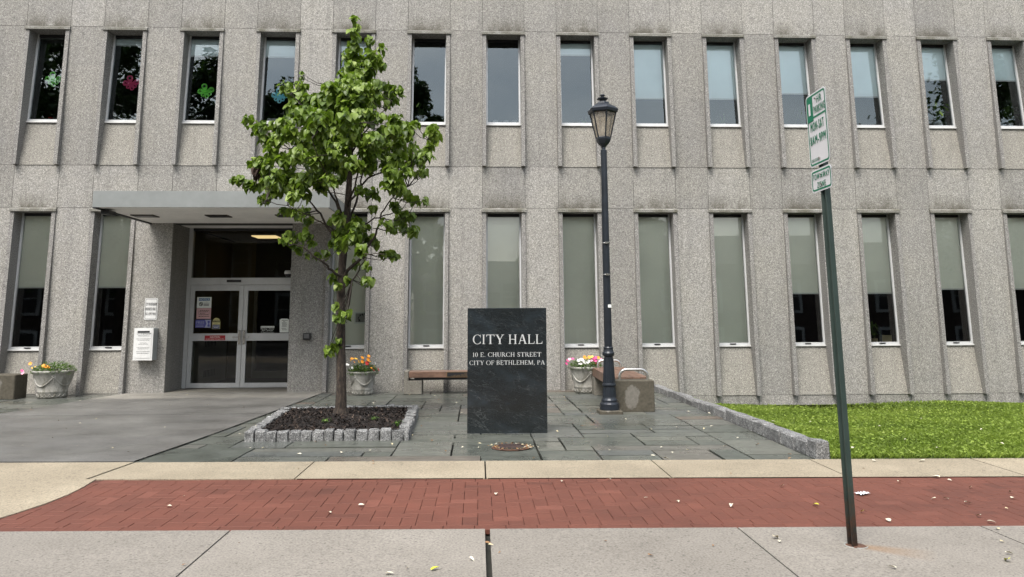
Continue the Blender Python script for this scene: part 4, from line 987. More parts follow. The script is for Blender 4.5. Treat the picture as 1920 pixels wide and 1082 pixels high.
# serif lettering cut as strokes: cap height 1
def glyph(ch):
    Tk, tn, sf, so_ = .115, .052, .04, .075
    ps = []
    def rc(x0, y0, x1, y1): ps.append([(x0, y0), (x1, y0), (x1, y1), (x0, y1)])
    def st(x, w=Tk, top=1, bot=1):
        rc(x, 0, x+w, 1)
        if bot: rc(x-so_, 0, x+w+so_, sf)
        if top: rc(x-so_, 1-sf, x+w+so_, 1)
    def dg(x0, y0, x1, y1, w): ps.append([(x0-w/2, y0), (x0+w/2, y0), (x1+w/2, y1), (x1-w/2, y1)] if y1 > y0 else [(x1-w/2, y1), (x1+w/2, y1), (x0+w/2, y0), (x0-w/2, y0)])
    def arc(cx, cy, rx, ry, a0, a1, wf, n=18):
        for k in range(n):
            b0, b1 = R(lerp(a0, a1, k/n)), R(lerp(a0, a1, (k+1)/n)); q = []
            for b, s in ((b0, 1), (b1, 1), (b1, 0), (b0, 0)):
                w_ = wf(b); q.append((cx+(rx-(0 if s else w_))*math.cos(b), cy+(ry-(0 if s else w_*.62+.012))*math.sin(b)))
            ps.append(q if a1 > a0 else q[::-1])
    rw_ = lambda b: tn*.8+(Tk-tn*.6)*abs(math.cos(b))**1.3
    if ch == 'I': st(.09); return ps, .33
    if ch == 'H': st(.09); st(.60); rc(.225, .47, .60, .525); return ps, .84
    if ch == 'T':
        rc(.335, 0, .47, 1); rc(.335-so_, 0, .47+so_, sf); rc(.02, .945, .785, 1); ps.append([(.02, .76), (.045, .76), (.10, .945), (.02, .945)]); ps.append([(.76, .76), (.785, .76), (.785, .945), (.705, .945)]); return ps, .81
    if ch == 'L': st(.09); rc(.09, 0, .64, .055); ps.append([(.57, .055), (.64, .055), (.67, .28), (.645, .28)]); return ps, .69
    if ch == 'Y':
        dg(.14, 1, .41, .46, .145); dg(.70, 1, .455, .46, .06); rc(.355, 0, .49, .5); rc(.27, 0, .575, sf); rc(0, 1-sf, .30, 1); rc(.58, 1-sf, .82, 1); return ps, .80
    if ch == 'A':
        dg(.13, 0, .40, 1, .06); dg(.44, 1, .72, 0, .145); rc(.22, .32, .60, .375); rc(.02, 0, .25, sf); rc(.57, 0, .87, sf); return ps, .86
    if ch == 'C':
        arc(.46, .5, .43, .515, 42, 318, rw_, 26); ps.append([(.74, .66), (.765, .66), (.765, 1), (.735, 1)]); ps.append([(.735, .02), (.78, .14), (.76, .30), (.74, .28)]); return ps, .84
    if ch == 'O': arc(.48, .5, .46, .515, 0, 360, rw_, 30); return ps, .97
    if ch == '0': arc(.28, .5, .26, .51, 0, 360, rw_, 24); return ps, .60
    if ch == '1': rc(.15, 0, .265, 1); rc(.07, 0, .345, sf); ps.append([(.05, .83), (.15, .88), (.15, 1), (.11, .95)]); return ps, .42
    if ch in 'EF':
        st(.09); rc(.09, .945, .60, 1); ps.append([(.53, .945), (.555, .74), (.58, .74), (.60, .945)]); rc(.22, .475, .47, .53); rc(.45, .38, .48, .62)
        if ch == 'E': rc(.09, 0, .62, .055); ps.append([(.55, .055), (.62, .055), (.655, .27), (.63, .27)]); return ps, .69
        return ps, .63
    if ch in 'PRB':
        st(.09); arc(.30, .745, .30, .255, -90, 90, rw_, 14); rc(.2, .955, .30, 1); rc(.2, .49, .32, .535)
        if ch == 'P': return ps, .65
        if ch == 'R': ps.append([(.62, 0), (.80, 0), (.46, .5), (.30, .5)]); rc(.62, 0, .85, sf); return ps, .80
        arc(.32, .265, .34, .265, -90, 90, rw_, 14); rc(.2, 0, .33, .045); return ps, .74
    if ch == 'U':
        rc(.09, .3, .225, 1); rc(.0, 1-sf, .31, 1); rc(.62, .3, .68, 1); rc(.55, 1-sf, .75, 1); arc(.385, .32, .295, .335, 180, 360, lambda b: .06+.075*max(0, -math.cos(b)), 16); return ps, .78
    if ch == 'M': st(.10, .06); st(.83, Tk); dg(.16, 1, .52, .03, .15); dg(.86, 1, .53, .03, .06); return ps, 1.06
    if ch == 'S':
        arc(.31, .74, .235, .265, 30, 225, lambda b: .06+.06*abs(math.cos(b)), 14); arc(.30, .265, .255, .275, 45, -150, lambda b: .06+.06*abs(math.cos(b)), 14)
        ps.append([(.10, .60), (.22, .66), (.50, .43), (.40, .35)]); rc(.49, .70, .52, .98); rc(.055, .02, .085, .32); return ps, .62
    if ch == '.': rc(.05, 0, .18, .13); return ps, .26
    if ch == ',': rc(.05, 0, .18, .13); ps.append([(.02, -.17), (.07, -.17), (.18, .0), (.10, .0)]); return ps, .26
    return ps, .32
def serif(s, px0, px1, pyb, pyt, name):
    y = ym-.0015; a, b = P(px0, pyb, y), P(px1, pyt, y); h = b.z-a.z; tot = sum(glyph(c)[1] for c in s)+.06*(len(s)-1); k = (b.x-a.x)/tot
    m = MB(); x = 0; e = 0
    for c in s:
        ps, adv = glyph(c)
        for q in ps:
            e += 1; d = .0008+.00004*(e % 40)
            m.prism([(p_[0]*k, p_[1]*h) for p_ in q], (a.x+x*k, ym-.0002, a.z), UX, VZ, (0, -d, 0))
        x += adv+.06
    m.build('lettering', M['letter'], o, O)
serif('CITY HALL', 886, 1017.5, 645.3, 627, 'a'); serif('10 E. CHURCH STREET', 886, 1015, 669.3, 660.3, 'b'); serif('CITY OF BETHLEHEM, PA', 880, 1021.5, 684.5, 675.5, 'c')

# ------------------------------------------------------------------ tree bed
def cobble(mb, x0, x1, y0, y1, z0, z1, rq):
    b = .012; jit = lambda: rq.uniform(-.009, .009)
    n0 = len(mb.v); mb.bbox(x0, x1, y0, y1, z0, z1, b, r=rq.random())
    for i in range(n0, len(mb.v)):
        x, y, z = mb.v[i]; mb.v[i] = (x+jit(), y+jit(), z+jit()*(1 if z > z0+.03 else 0))
fl, frr, rr2, rl = G(458, 828), G(767, 826), G(785, 775), G(533, 776)
bx0, bx1 = (fl.x+rl.x)/2, (frr.x+rr2.x)/2; by0, by1 = (fl.y+frr.y)/2, (rr2.y+rl.y)/2
O = Vector(((bx0+bx1)/2, (by0+by1)/2, 0))
bed = thing('tree_bed', O, 'square tree bed of dark mulch edged with rough granite cobbles', 'planting bed')
rq = random.Random(21); cs = .135
def skewx(x, y): return x + lerp(lerp(fl.x-bx0, frr.x-bx1, (x-bx0)/(bx1-bx0)), lerp(rl.x-bx0, rr2.x-bx1, (x-bx0)/(bx1-bx0)), (y-by0)/(by1-by0))
def stone(x0, x1, y0, y1):
    m = MB(); cobble(m, x0, x1, y0, y1, -.03, .116+rq.uniform(-.012, .014), rq)
    m.v = [(skewx(x, y), y, z) for x, y, z in m.v]; m.build('kerb_stone', M['cobble'], bed, O)
n = 15
xe = bx0
for k in range(n):
    wd_ = (bx1-bx0)/n*rq.uniform(.85, 1.15) if k < n-1 else bx1-xe; wd_ = min(wd_, bx1-xe); 
    if wd_ < .05: break
    stone(xe+.004, xe+wd_-.004, by0, by0+cs); xe += wd_
xe = bx0
for k in range(n):
    wd_ = min((bx1-bx0)/n*rq.uniform(.9, 1.15) if k < n-1 else 9, bx1-xe)
    if wd_ < .05: break
    stone(xe+.004, xe+wd_-.004, by1-cs, by1); xe += wd_
for sx in (bx0, bx1-cs):
    n2 = 14; ye = by0+cs
    for k in range(n2):
        y2 = lerp(by0+cs, by1-cs, (k+1)/n2); stone(sx, sx+cs, ye+.004, y2-.004); ye = y2
m = MB(); NM = 40
hq = [[0]*(NM+1) for _ in range(NM+1)]
vs = []
for j in range(NM+1):
    for i in range(NM+1):
        x, y = lerp(bx0+.06, bx1-.06, i/NM), lerp(by0+.06, by1-.06, j/NM); vs.append((skewx(x, y), y, .085+rq.uniform(-.012, .018)+.035*math.sin(math.pi*i/NM)*math.sin(math.pi*j/NM)))
m.mesh(vs, [(j*(NM+1)+i, j*(NM+1)+i+1, (j+1)*(NM+1)+i+1, (j+1)*(NM+1)+i) for j in range(NM) for i in range(NM)], 0, False)
m.build('mulch', M['mulch'], bed, O)
m = MB()
for k in range(3600):                                         # bark chips on the mulch
    x, y = rq.uniform(bx0+.14, bx1-.14), rq.uniform(by0+.14, by1-.14); a = rq.uniform(0, 3.14); l, w_ = rq.uniform(.010, .03), rq.uniform(.004, .010); z = .098+.035*math.sin(math.pi*(x-bx0)/(bx1-bx0))*math.sin(math.pi*(y-by0)/(by1-by0)); t0 = rq.uniform(-.016, .016)
    ca, sa = math.cos(a), math.sin(a)
    m.poly([(skewx(x, y)+u*ca-v*sa, y+u*sa+v*ca, z+u/l*t0+rq.uniform(-.004, .004)) for u, v in ((-l, -w_), (l, -w_), (l, w_), (-l, w_))], 0, False, rq.random())
ch = m.build('bark_chips', leafmat('bark_chip', [(0, (.006, .005, .004)), (.6, (.012, .009, .008)), (.92, (.03, .02, .015)), (1, (.12, .09, .07))], 0, .9, .2), bed, O); tag(ch, kind='stuff')
for k, (px, py) in enumerate(((610, 795), (745, 800), (700, 790))):
    p_ = G(px, py, .1); m = MB(); q = thing('weed', p_, ['small pale weed growing in mulch left of the tree trunk', 'small pale weed in the front right corner of the mulch', 'tiny weed in mulch right of the tree trunk'][k], 'weed', 'weeds in the tree bed')
    leafy(m, p_, 16, .09, .08, .03, 0, .6, 30+k); m.build('weed_leaves', M['flowerleaf'], q, p_)

# ------------------------------------------------------------------ tree
tb = G(639, 779, .1); TY = tb.y
tree = thing('young_tree', tb, 'young broadleaf tree with drooping heart shaped leaves in the mulch bed', 'tree')
rt = random.Random(99)
PX = F/TY
def tp(px, py, dy=0): return P(px, py, TY+dy)
spine = [(639, 782), (640, 720), (639, 640), (639, 580), (640, 520), (645, 460), (651, 400), (655, 340), (658, 280), (661, 220), (664, 160), (665, 100), (666, 34)]
srad = [.088, .068, .062, .058, .056, .050, .048, .040, .032, .024, .016, .010, .004]
m = MB(); pts = [tp(*p_) for p_ in spine]; pts[0].z -= .03
dense = []; dr_r = []
for k in range(len(pts)-1):
    for t_ in (0, .33, .66): dense.append(pts[k].lerp(pts[k+1], t_)); dr_r.append(lerp(srad[k], srad[k+1], t_)*rt.uniform(.95, 1.06))
dense.append(pts[-1]); dr_r.append(srad[-1])
m.tube(dense, dr_r, 14, 0); m.lathe([(.15, -.02), (.115, .03), (.09, .12)], 14, tb+Vector((0, 0, -.02)))
m.build('trunk', M['bark'], tree, tb)
limbs = [
 ([(641, 522), (622, 508), (605, 492), (575, 468), (545, 452)], -.5, .030), ([(643, 518), (665, 497), (690, 465), (705, 440), (715, 400), (735, 370), (765, 350)], -.3, .034),
 ([(645, 470), (625, 445), (600, 400), (580, 375), (545, 350), (480, 345)], .5, .030), ([(645, 540), (665, 520), (680, 495), (685, 475), (722, 478)], -.9, .018),
 ([(648, 440), (660, 400), (675, 350), (685, 310), (720, 260), (745, 235)], .7, .028), ([(650, 425), (630, 380), (600, 330), (560, 290), (495, 250)], .3, .026),
 ([(652, 385), (690, 335), (740, 310), (800, 290), (813, 255)], .2, .022), ([(655, 330), (620, 270), (580, 220), (545, 175)], -.4, .022),
 ([(658, 290), (690, 240), (735, 190)], -.4, .018), ([(660, 230), (690, 160), (712, 105)], .2, .013), ([(648, 430), (640, 400), (625, 350), (600, 300), (585, 260)], -.9, .022),
 ([(652, 390), (668, 340), (675, 280), (680, 230)], -.9, .022), ([(650, 440), (700, 410), (740, 400), (775, 432)], .5, .018), ([(660, 200), (640, 170), (622, 160)], -.2, .010), ([(646, 455), (610, 420), (575, 400), (500, 375)], -.6, .016)]
m = MB(); nodes = [(p_, .5) for p_ in dense[14:]]
for pl, dep, r0 in limbs:
    n = len(pl); q = []
    for k in range(n-1):
        for s_ in range(4):
            t_ = (k+s_/4)/(n-1); a = Vector(pl[k]+(0,)).lerp(Vector(pl[k+1]+(0,)), s_/4); q.append(tp(a.x+rt.uniform(-2, 2), a.y+rt.uniform(-2, 2), dep*t_**.8))
    q.append(tp(pl[-1][0], pl[-1][1], dep)); m.tube(q, [lerp(r0*.8, .004, (i/len(q))**.8) for i in range(len(q))], 7, 0); nodes += [(p_, 1) for p_ in q[3:]]
clumps = """665 36 8,666 52 9,662 62 9,668 72 9,663 84 12,660 94 12,694 76 9,690 90 7,715 93 9,700 108 17,712 118 12,648 108 13,668 108 17,685 116 14,660 130 20,690 130 18,680 146 22,660 152 20,642 138 7
620 165 15,637 166 19,655 172 22,680 172 22,703 160 12,722 168 17,742 172 15,735 185 15,727 195 10,632 190 23,655 196 24,682 196 22,700 182 17
535 166 15,550 172 13,565 160 11,565 186 17,585 190 19,605 195 21,548 200 13,556 215 17,575 216 20,600 220 22,565 138 4,566 146 5
468 225 13,480 240 15,494 242 15,513 236 11,500 262 15,520 262 15,535 236 17,546 250 17,510 280 13
627 222 24,652 226 22,680 222 22,592 246 24,620 250 26,650 256 22,572 262 19,600 276 24,635 280 24,665 256 20,700 220 13,715 218 8
742 226 14,735 245 17,754 240 15,769 240 13,778 231 7,764 252 11,720 256 19,700 262 17,690 282 21,718 280 18,745 270 15,760 285 11,775 275 9
812 240 9,815 250 11,805 250 9,812 264 11,805 276 9,820 258 7
800 292 13,789 285 11,775 295 13,765 310 13,790 310 9,795 325 7,785 325 9,745 300 17,726 310 15,731 325 14,760 325 13
690 310 17,665 310 17,640 310 19,615 305 19,590 300 19,560 291 17,535 300 15,510 296 13
475 305 11,490 305 15,505 310 13,500 322 11,486 312 10
436 335 7,450 338 9,465 345 11,480 350 13,500 345 15,516 336 17,540 330 17,536 350 17,510 360 13,490 372 9,495 375 9,560 345 17,546 370 11,575 336 17,570 365 13,600 330 17,620 338 15,602 350 13,530 393 8,545 396 8,560 400 13,572 396 9,577 413 9
640 334 13,728 345 13,745 352 15,760 365 13,770 370 9,780 378 9,796 377 7,690 360 12,675 358 9,705 365 11,741 385 11
755 403 13,770 405 9,748 416 13,735 430 11,760 430 11,775 432 11,722 420 10,700 392 6
635 410 13,650 410 13,665 420 15,680 430 11,640 436 15,625 416 9,660 446 15,690 450 13,705 455 9,640 460 15,625 456 11,680 470 12,720 475 9,735 478 9,746 480 5,690 500 8,666 495 6,686 525 8,692 536 5,650 525 6,698 528 6
540 450 15,555 446 13,560 466 9,575 441 11,586 456 7,596 480 7,576 478 5,611 476 7
628 520 12,641 510 11,632 536 7,630 576 7,648 590 9,630 596 6,643 603 5,635 640 7,620 652 9,614 661 7,628 650 7"""
cl = [tuple(float(v) for v in c.split()) for row in clumps.split('\n') for c in row.split(',')]
def leafpts(L, W, fold, droop):
    mid = [(0, 0), (.16, 0), (.45, 0), (.75, 0), (1.0, 0)]; ed = [(.0, .0), (.06, .38), (.36, .50), (.70, .32), (1.0, 0)]
    z = lambda x, y: abs(y)*fold - droop*x*x
    vs = [(x*L, 0, z(x, 0)*L) for x, y in mid]
    for s in (1, -1): vs += [(x*L, s*y*W, z(x, y)*L) for x, y in ed[1:4]]
    fs = [(0, 1, 5), (1, 2, 6, 5), (2, 3, 7, 6), (3, 4, 7), (1, 0, 8), (2, 1, 8, 9), (3, 2, 9, 10), (4, 3, 10)]
    return vs, fs
lf = MB()
def add_leaf(mb, p_, d, up, L, W, r, m_=0, fold=.35, droop=.35, flip=False):
    d = d.normalized(); s = up.cross(d)
    if s.length < .05: s = Vector((1, 0, 0)).cross(d)
    s.normalize(); n_ = d.cross(s)
    if n_.z < 0: n_ = -n_; s = -s
    vs, fs = leafpts(L, W, fold, droop)
    mb.mesh([p_+d*x+s*y+n_*z for x, y, z in vs], fs, m_, True, r)
for (px, py, r) in cl:
    hw = 165 if 200 < py < 380 else (90 if py < 200 else 110)
    edge = min(1, abs(px-655)/hw); dmax = math.sqrt(max(0, 1-edge**2))*hw/PX*.85
    if py < 150 or r <= 7: dmax *= .3
    reps = 2 if (r > 14 and dmax > .4) else 1
    for rep in range(reps):
        dy = rt.uniform(-dmax, dmax) if reps == 1 else (rt.uniform(-dmax, -.1) if rep == 0 else rt.uniform(-.1, dmax))
        c = tp(px, py, dy); rm = r/PX
        near = min(nodes, key=lambda nd: (nd[0]-c).length+max(0, nd[0].z-c.z)*1.2+(.4 if nd[1] == .5 and py > 420 else 0))[0]
        if (near-c).length > .03:
            mid = near.lerp(c, .5)+Vector((rt.uniform(-.03, .03), rt.uniform(-.03, .03), -.02-.06*(near-c).length)); m.tube([near, mid, c], [.008 if (near-c).length > .3 else .005, .005, .003], 5, 1)
        n = int(r*r*.140)+3
        for _ in range(n):
            v = Vector((rt.gauss(0, 1), rt.gauss(0, 1), rt.gauss(0, .85))); v = v.normalized()*rm*rt.random()**.45
            p_ = c+v; rad = Vector((v.x, v.y, 0)); rad = rad.normalized() if rad.length > 1e-4 else Vector((1, 0, 0))
            d = rad*rt.uniform(.3, 1)+Vector((rt.uniform(-.5, .5), rt.uniform(-.5, .5), rt.uniform(-1.15, -.05)))
            L = rt.uniform(.064, .122) if r > 5 else rt.uniform(.05, .08)
            up = Vector((rt.uniform(-.5, .5), rt.uniform(-.5, .5), 1))
            hi = .40+.19*rt.gauss(0, 1)+.10*(v.z/rm)+.06*max(0, (300-py)/250)  # leaf colour painted lighter towards clump and crown tops, imitating light from above
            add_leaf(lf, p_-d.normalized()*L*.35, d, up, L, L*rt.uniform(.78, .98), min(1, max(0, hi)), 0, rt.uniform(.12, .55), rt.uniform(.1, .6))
m.build('branches', [M['bark'], M['twig']], tree, tb)
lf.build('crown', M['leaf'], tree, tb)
m = MB(); c = tp(485, 323, -.1)
for k in range(26): add_leaf(m, c+Vector((rt.gauss(0, .035), rt.gauss(0, .035), rt.gauss(0, .035))), Vector((rt.gauss(0, 1), rt.gauss(0, 1), -.8)), Vector((0, 0, 1)), .09, .08, .5, 0, .6, .8)
tag(m.build('dead_leaves', M['deadleaf'], tree, tb), 'brown dried leaf cluster at the left edge of crown')

# ------------------------------------------------------------------ planters
def blossom_mesh():
    m = MB()
    for k in range(5):
        a = 2*math.pi*k/5; u = Vector((math.cos(a), math.sin(a), 0)); v = Vector((-math.sin(a), math.cos(a), 0))
        m.poly([Vector((0, 0, 0)), u*.55-v*.42+Vector((0, 0, .18)), u*1.0-v*.28+Vector((0, 0, .22)), u*1.0+v*.28+Vector((0, 0, .22)), u*.55+v*.42+Vector((0, 0, .18))], 0, True)
    m.lathe([(.18, .12), (0, .18)], 6, (0, 0, 0))
    return m
def planter(pcx, pyb, pxl, pxr, pyt, label, flowers, rot=0, lean=0):
    b = G(pcx, pyb); y = b.y+.27
    y = min(y, D-.15-(P(pxr, pyt, y).x-P(pxl, pyt, y).x)/2)
    s = (P(pxr, pyt, y).x-P(pxl, pyt, y).x)/2*.92; H = P(pcx, pyt, y).z
    base = Vector((b.x, y, 0))
    o = thing('flower_planter', base, label, 'planter', 'cast stone flower planters along the wall', rot)
    m = MB(); rb = s*.68
    prof = [(0, 0), (rb*.96, 0), (rb, .02), (rb*1.02, H*.20), (rb*1.05, H*.22), (rb*1.05, H*.255), (rb*1.03, H*.27), (s*.78, H*.5), (s*.86, H*.78), (s*.93, H*.90), (s*.99, H*.93), (s*1.0, H*.97), (s*.99, H), (s*.90, H), (s*.87, H*.93), (0, H*.90)]
    m.lathe(prof, 40, (0, 0, 0)); m.build('pot', M['pot'], o)
    m = MB(); m.lathe([(s*.88, H*.935), (s*.4, H*.96), (0, H*.97)], 24); m.build('soil', M['soil'], o)
    def surf(a, z):
        for (r0, z0), (r1, z1) in zip(prof[1:13], prof[2:13]):
            if z0 <= z <= z1 and z1 > z0: rr = lerp(r0, r1, (z-z0)/(z1-z0)); break
        else: rr = s*.8
        return Vector((rr*math.cos(a), rr*math.sin(a), z))
    for k in range(4):                                         # swags
        a0 = k*math.pi/2; m = MB(); pth = []; rd = []
        for q in range(19):
            t_ = q/18; pth.append(surf(a0+t_*math.pi/2, H*(.80-.36*(1-(2*t_-1)**2)))); rd.append(.008+.005*(q % 2)+.006*(1-(2*t_-1)**2))
        m.tube(pth, rd, 6); p_ = surf(a0, H*.80)
        for q in range(6): f = q*math.pi/3; m.lathe([(.014, -.012), (.018, 0), (.012, .012), (0, .014)], 6, p_+Vector((0, 0, 0))+Vector((-math.sin(a0)*math.cos(f)*.022, math.cos(a0)*math.cos(f)*.022, math.sin(f)*.022)))
        for q in range(3): p2 = surf(a0, H*(.70-.07*q)); m.lathe([(0, -.022), (.02-.004*q, 0), (0, .02)], 6, p2)
        m.build('garland', M['pot'], o)
    m = MB()
    for k in range(18):                                        # scalloped foot
        a = 2*math.pi*k/18; pth = []
        for q in range(7): t_ = q/6; pth.append(surf(a+t_*2*math.pi/18, H*(.155-.10*math.sin(math.pi*t_))))
        m.tube(pth, .010, 5)
    m.build('scalloped_band', M['pot'], o)
    m = MB(); q = random.Random(int(pcx))
    for _ in range(900):
        a = q.uniform(0, 6.28); r_ = s*q.random()**.5; c = Vector((r_*math.cos(a), r_*math.sin(a), H*.95+(1-(r_/s)**2)*.17*q.random()+.05*q.random()-(.06 if r_ > s*.9 else 0)*q.random()))
        d = Vector((math.cos(a), math.sin(a), q.uniform(-.2, 1.2))); add_leaf(m, c, d, Vector((0, 0, 1)), q.uniform(.03, .055), q.uniform(.012, .024), q.random(), 0, .2, .3)
    m.build('foliage', M['flowerleaf'], o)
    proto = {}
    for (px, py, mt, rad) in flowers:
        w0 = P(px, py, y-s*.55); lp = Matrix.Rotation(-rot, 3, 'Z') @ (w0-base)
        if mt not in proto:
            bo = blossom_mesh().build('blossom', M['fl_'+mt], o); proto[mt] = bo
        else: bo = link_copy(proto[mt], o)
        bo.location = lp; bo.scale = (rad*1.15,)*3; bo.rotation_euler = (R(q.uniform(20, 80)), R(q.uniform(-20, 20)), R(q.uniform(-50, 50)))
    return o
f1 = [(57, 682, 'orange', .028), (82, 686, 'orange', .032), (87, 688, 'orange', .032), (91, 690, 'orange', .03), (66, 688, 'yellow', .018), (43, 699, 'lpink', .03), (41, 695, 'pink', .022), (85, 690, 'yellow', .02), (60, 690, 'yellow', .014)]
f2 = [(651, 684, 'white', .034), (656, 693, 'white', .034), (646, 696, 'white', .026), (660, 690, 'white', .026), (660, 673, 'orange', .03), (667, 673, 'yellow', .03), (679, 671, 'orange', .034), (672, 678, 'yellow', .03), (679, 678, 'orange', .032), (691, 668, 'orange', .03), (690, 674, 'orange', .032), (688, 681, 'red', .036), (690, 685, 'red', .034), (692, 678, 'orange', .03), (686, 683, 'red', .034), (703, 681, 'white', .024), (709, 693, 'red', .028), (700, 694, 'red', .026), (657, 676, 'yellow', .02), (664, 679, 'orange', .02), (702, 687, 'yellow', .018), (696, 690, 'orange', .02)]
f3 = [(1064, 677, 'pink', .03), (1068, 674, 'lpink', .03), (1062, 682, 'pink', .026), (1074, 673, 'pink', .026), (1091, 675, 'white', .042), (1096, 679, 'white', .045), (1088, 682, 'white', .04), (1103, 678, 'white', .036), (1096, 670, 'orange', .03), (1105, 670, 'orange', .032), (1112, 672, 'pink', .034), (1116, 676, 'pink', .036), (1118, 682, 'red', .032), (1122, 671, 'orange', .028), (1110, 669, 'yellow', .024), (1127, 675, 'lpink', .03), (1118, 671, 'pink', .03), (1109, 676, 'lpink', .03), (1085, 676, 'white', .03), (1100, 673, 'yellow', .02)]
planter(82, 748, 42, 123, 694, 'cast stone planter with sparse orange flowers beside the leftmost concrete bench end', f1, .5)
planter(675, 742, 647, 707, 696, 'cast stone planter of orange, white and red flowers behind the tree', f2, 1.1)
planter(1098, 735, 1064, 1132, 687, 'cast stone planter of pink and white flowers behind the lamp post', f3, .2)

# ------------------------------------------------------------------ benches
def hoop(mb, a, b, h, r=.022):
    a, b = Vector(a), Vector(b); d = (b-a).normalized(); rr = h*.62; pth = [a]
    for k in range(7): t_ = R(180-90*k/6); pth.append(a+d*(rr+rr*math.cos(t_))+Vector((0, 0, h-rr+rr*math.sin(t_))))
    for k in range(7): t_ = R(90-90*k/6); pth.append(b-d*(rr-rr*math.cos(t_))+Vector((0, 0, h-rr+rr*math.sin(t_))))
    pth.append(b); mb.tube(pth, r, 10)
# bench against the wall, seen left of the stone sign
y0 = D-.63; a = P(757, 739, y0); xL = a.x; zS = P(800, 697, y0).z; xR_ = P(960, 700, y0).x
o = thing('wall_bench', (xL, y0, 0), 'brown plank bench on concrete ends against the wall behind stone sign', 'bench'); O = o.location
xw = P(766, 700, y0).x; x2 = P(791, 715, y0).x
for s in (0, 1):
    m = MB(); fx = (lambda x: x) if s == 0 else (lambda x: xL+xR_-x)
    def bb(x0, x1, *rest): x0, x1 = sorted((fx(x0), fx(x1))); m.bbox(x0, x1, *rest)
    bb(xL, xw, y0, y0+.42, 0, zS+.012, .008); bb(xw-.012, x2, y0+.001, y0+.42, -.002, P(780, 714, y0).z, .008)
    m.build('concrete_end', M['curb'], o, O)
zp = P(780, 708.5, y0).z
for k in range(4):
    m = MB(); m.bbox(xw+.004, fx(xw)-.004, y0+.004+k*.104, y0+.102+k*.104, zp, zS, .005); m.build('seat_plank', M['wood'], o, O)
m = MB(); m.box(xw+.1, fx(xw)-.1, y0+.05, y0+.36, zp-.045, zp-.002); m.build('seat_rail', M['dark_metal'], o, O)
pa, pb = P(837, 707.5, y0), P(905, 696.5, y0)
m = MB(); m.box(pa.x, pb.x, y0-.004, y0+.003, pa.z, pb.z, 1); m.box(pa.x+.012, pb.x-.012, y0-.006, y0-.0041, pa.z+.012, pb.z-.012, 0)
lines(m, pa.x, pa.z, pb.x-pa.x, pb.z-pa.z, y0-.0068, [(.68, .06, .5, .85), (.50, .06, .4, .9), (.34, .06, .2, .9), (.2, .06, .12, .9)], 1)
m.build('plaque', [M['dark_metal'], plain('bronze', (.26, .17, .09), .4, .5)], o, O)
# bench end-on beside the lamp
n0, n1 = G(1153, 772), G(1229, 772); yN = (n0.y+n1.y)/2; bw_ = n1.x-n0.x; zb1 = P(1190, 713.5, yN).z
yF = G(1122, 741).y; off = G(1115, 741).x-n0.x
o = thing('lamp_bench', (n0.x+bw_/2, yN, 0), 'brown plank bench with steel hoop armrests and stained concrete block beside lamp', 'bench'); O = o.location
m = MB(); m.bbox(n0.x, n1.x, yN, yN+.34, -.01, zb1, .010); m.build('concrete_end', M['stained'], o, O)
m = MB(); m.bbox(n0.x+off, n1.x+off, yF, yF+.34, -.01, zb1-.14, .010); m.build('concrete_end', M['curb'], o, O)
npk = 5; pw = bw_/npk
for k in range(npk):
    m = MB(); xa, xb = n0.x+k*pw+.004, n0.x+(k+1)*pw-.004; ya, yb = yN+.345, yF+.42; zz = zb1-.125; e = off*1.08
    m.hexa([(xa, ya, zz), (xb, ya, zz), (xb+e, yb, zz), (xa+e, yb, zz), (xa, ya, zb1+.02), (xb, ya, zb1+.02), (xb+e, yb, zb1+.02), (xa+e, yb, zb1+.02)]); m.build('seat_plank', M['wood'], o, O)
ha, hb = P(1162, 713, yN+.17), P(1214, 713, yN+.17)
m = MB(); hoop(m, (ha.x, yN+.17, zb1-.01), (hb.x, yN+.17, zb1-.01), .16); m.build('armrest', M['steel'], o, O)
ha, hb = P(1121, 692, yF+.2), P(1164, 692, yF+.2)
m = MB(); hoop(m, (ha.x, yF+.2, zb1), (hb.x, yF+.2, zb1), .15); m.build('armrest', M['steel'], o, O)
# end of a bench at the left border
a, b = G(-40, 749), G(22, 749); zz = P(10, 703, a.y).z
o = thing('left_bench', ((a.x+b.x)/2, a.y, 0), 'stained concrete bench end cut off by the left edge of the photo', 'bench'); O = o.location
m = MB(); m.bbox(a.x-.05, b.x, a.y, a.y+.40, -.01, zz, .012); m.build('concrete_end', M['stained'], o, O)
for k in range(3):
    m = MB(); m.bbox(a.x-1.6, a.x-.055, a.y+.01+k*.125, a.y+.125+k*.125, zz-.10, zz-.004, .005); m.build('seat_plank', M['wood'], o, O)
m = MB(); m.bbox(a.x-1.65, a.x-1.6-.002, a.y, a.y+.4, -.01, zz, .012); m.build('concrete_end', M['curb'], o, O)

# ------------------------------------------------------------------ lamp post
lb = G(1143, 777); yl = lb.y+.14; LX = P(1143, 760, yl).x
lamp = thing('lamp_post', (LX, yl, 0), 'dark blue lamp post with six sided lantern in front of the wall', 'street lamp'); O = lamp.location
lz_ = lambda py: P(1137, py, yl).z
xt = P(1130, 200, yl).x; zTopL = lz_(177)
leanx = (xt-LX)/zTopL
m = MB(); m.bbox(LX-.17, LX+.17, yl-.17, yl+.17, -.02, lz_(768), .012); m.build('footing', M['stained'], lamp, O)
def shear(mb):
    mb.v = [(x+leanx*z, y, z) for x, y, z in mb.v]; return mb
c0 = (LX, yl, 0); z0 = lz_(768); px_ = yl/F
m = MB()
m.lathe([(0, z0), (.145, z0), (.145, z0+.085), (.132, z0+.10), (.118, z0+.112), (.120, z0+.14), (.105, z0+.16), (.098, z0+.18)], 16, c0, 0, False)
m.lathe([(.098, z0+.18), (.088, lz_(728)), (.085, lz_(725))], 16, c0, 0, False)
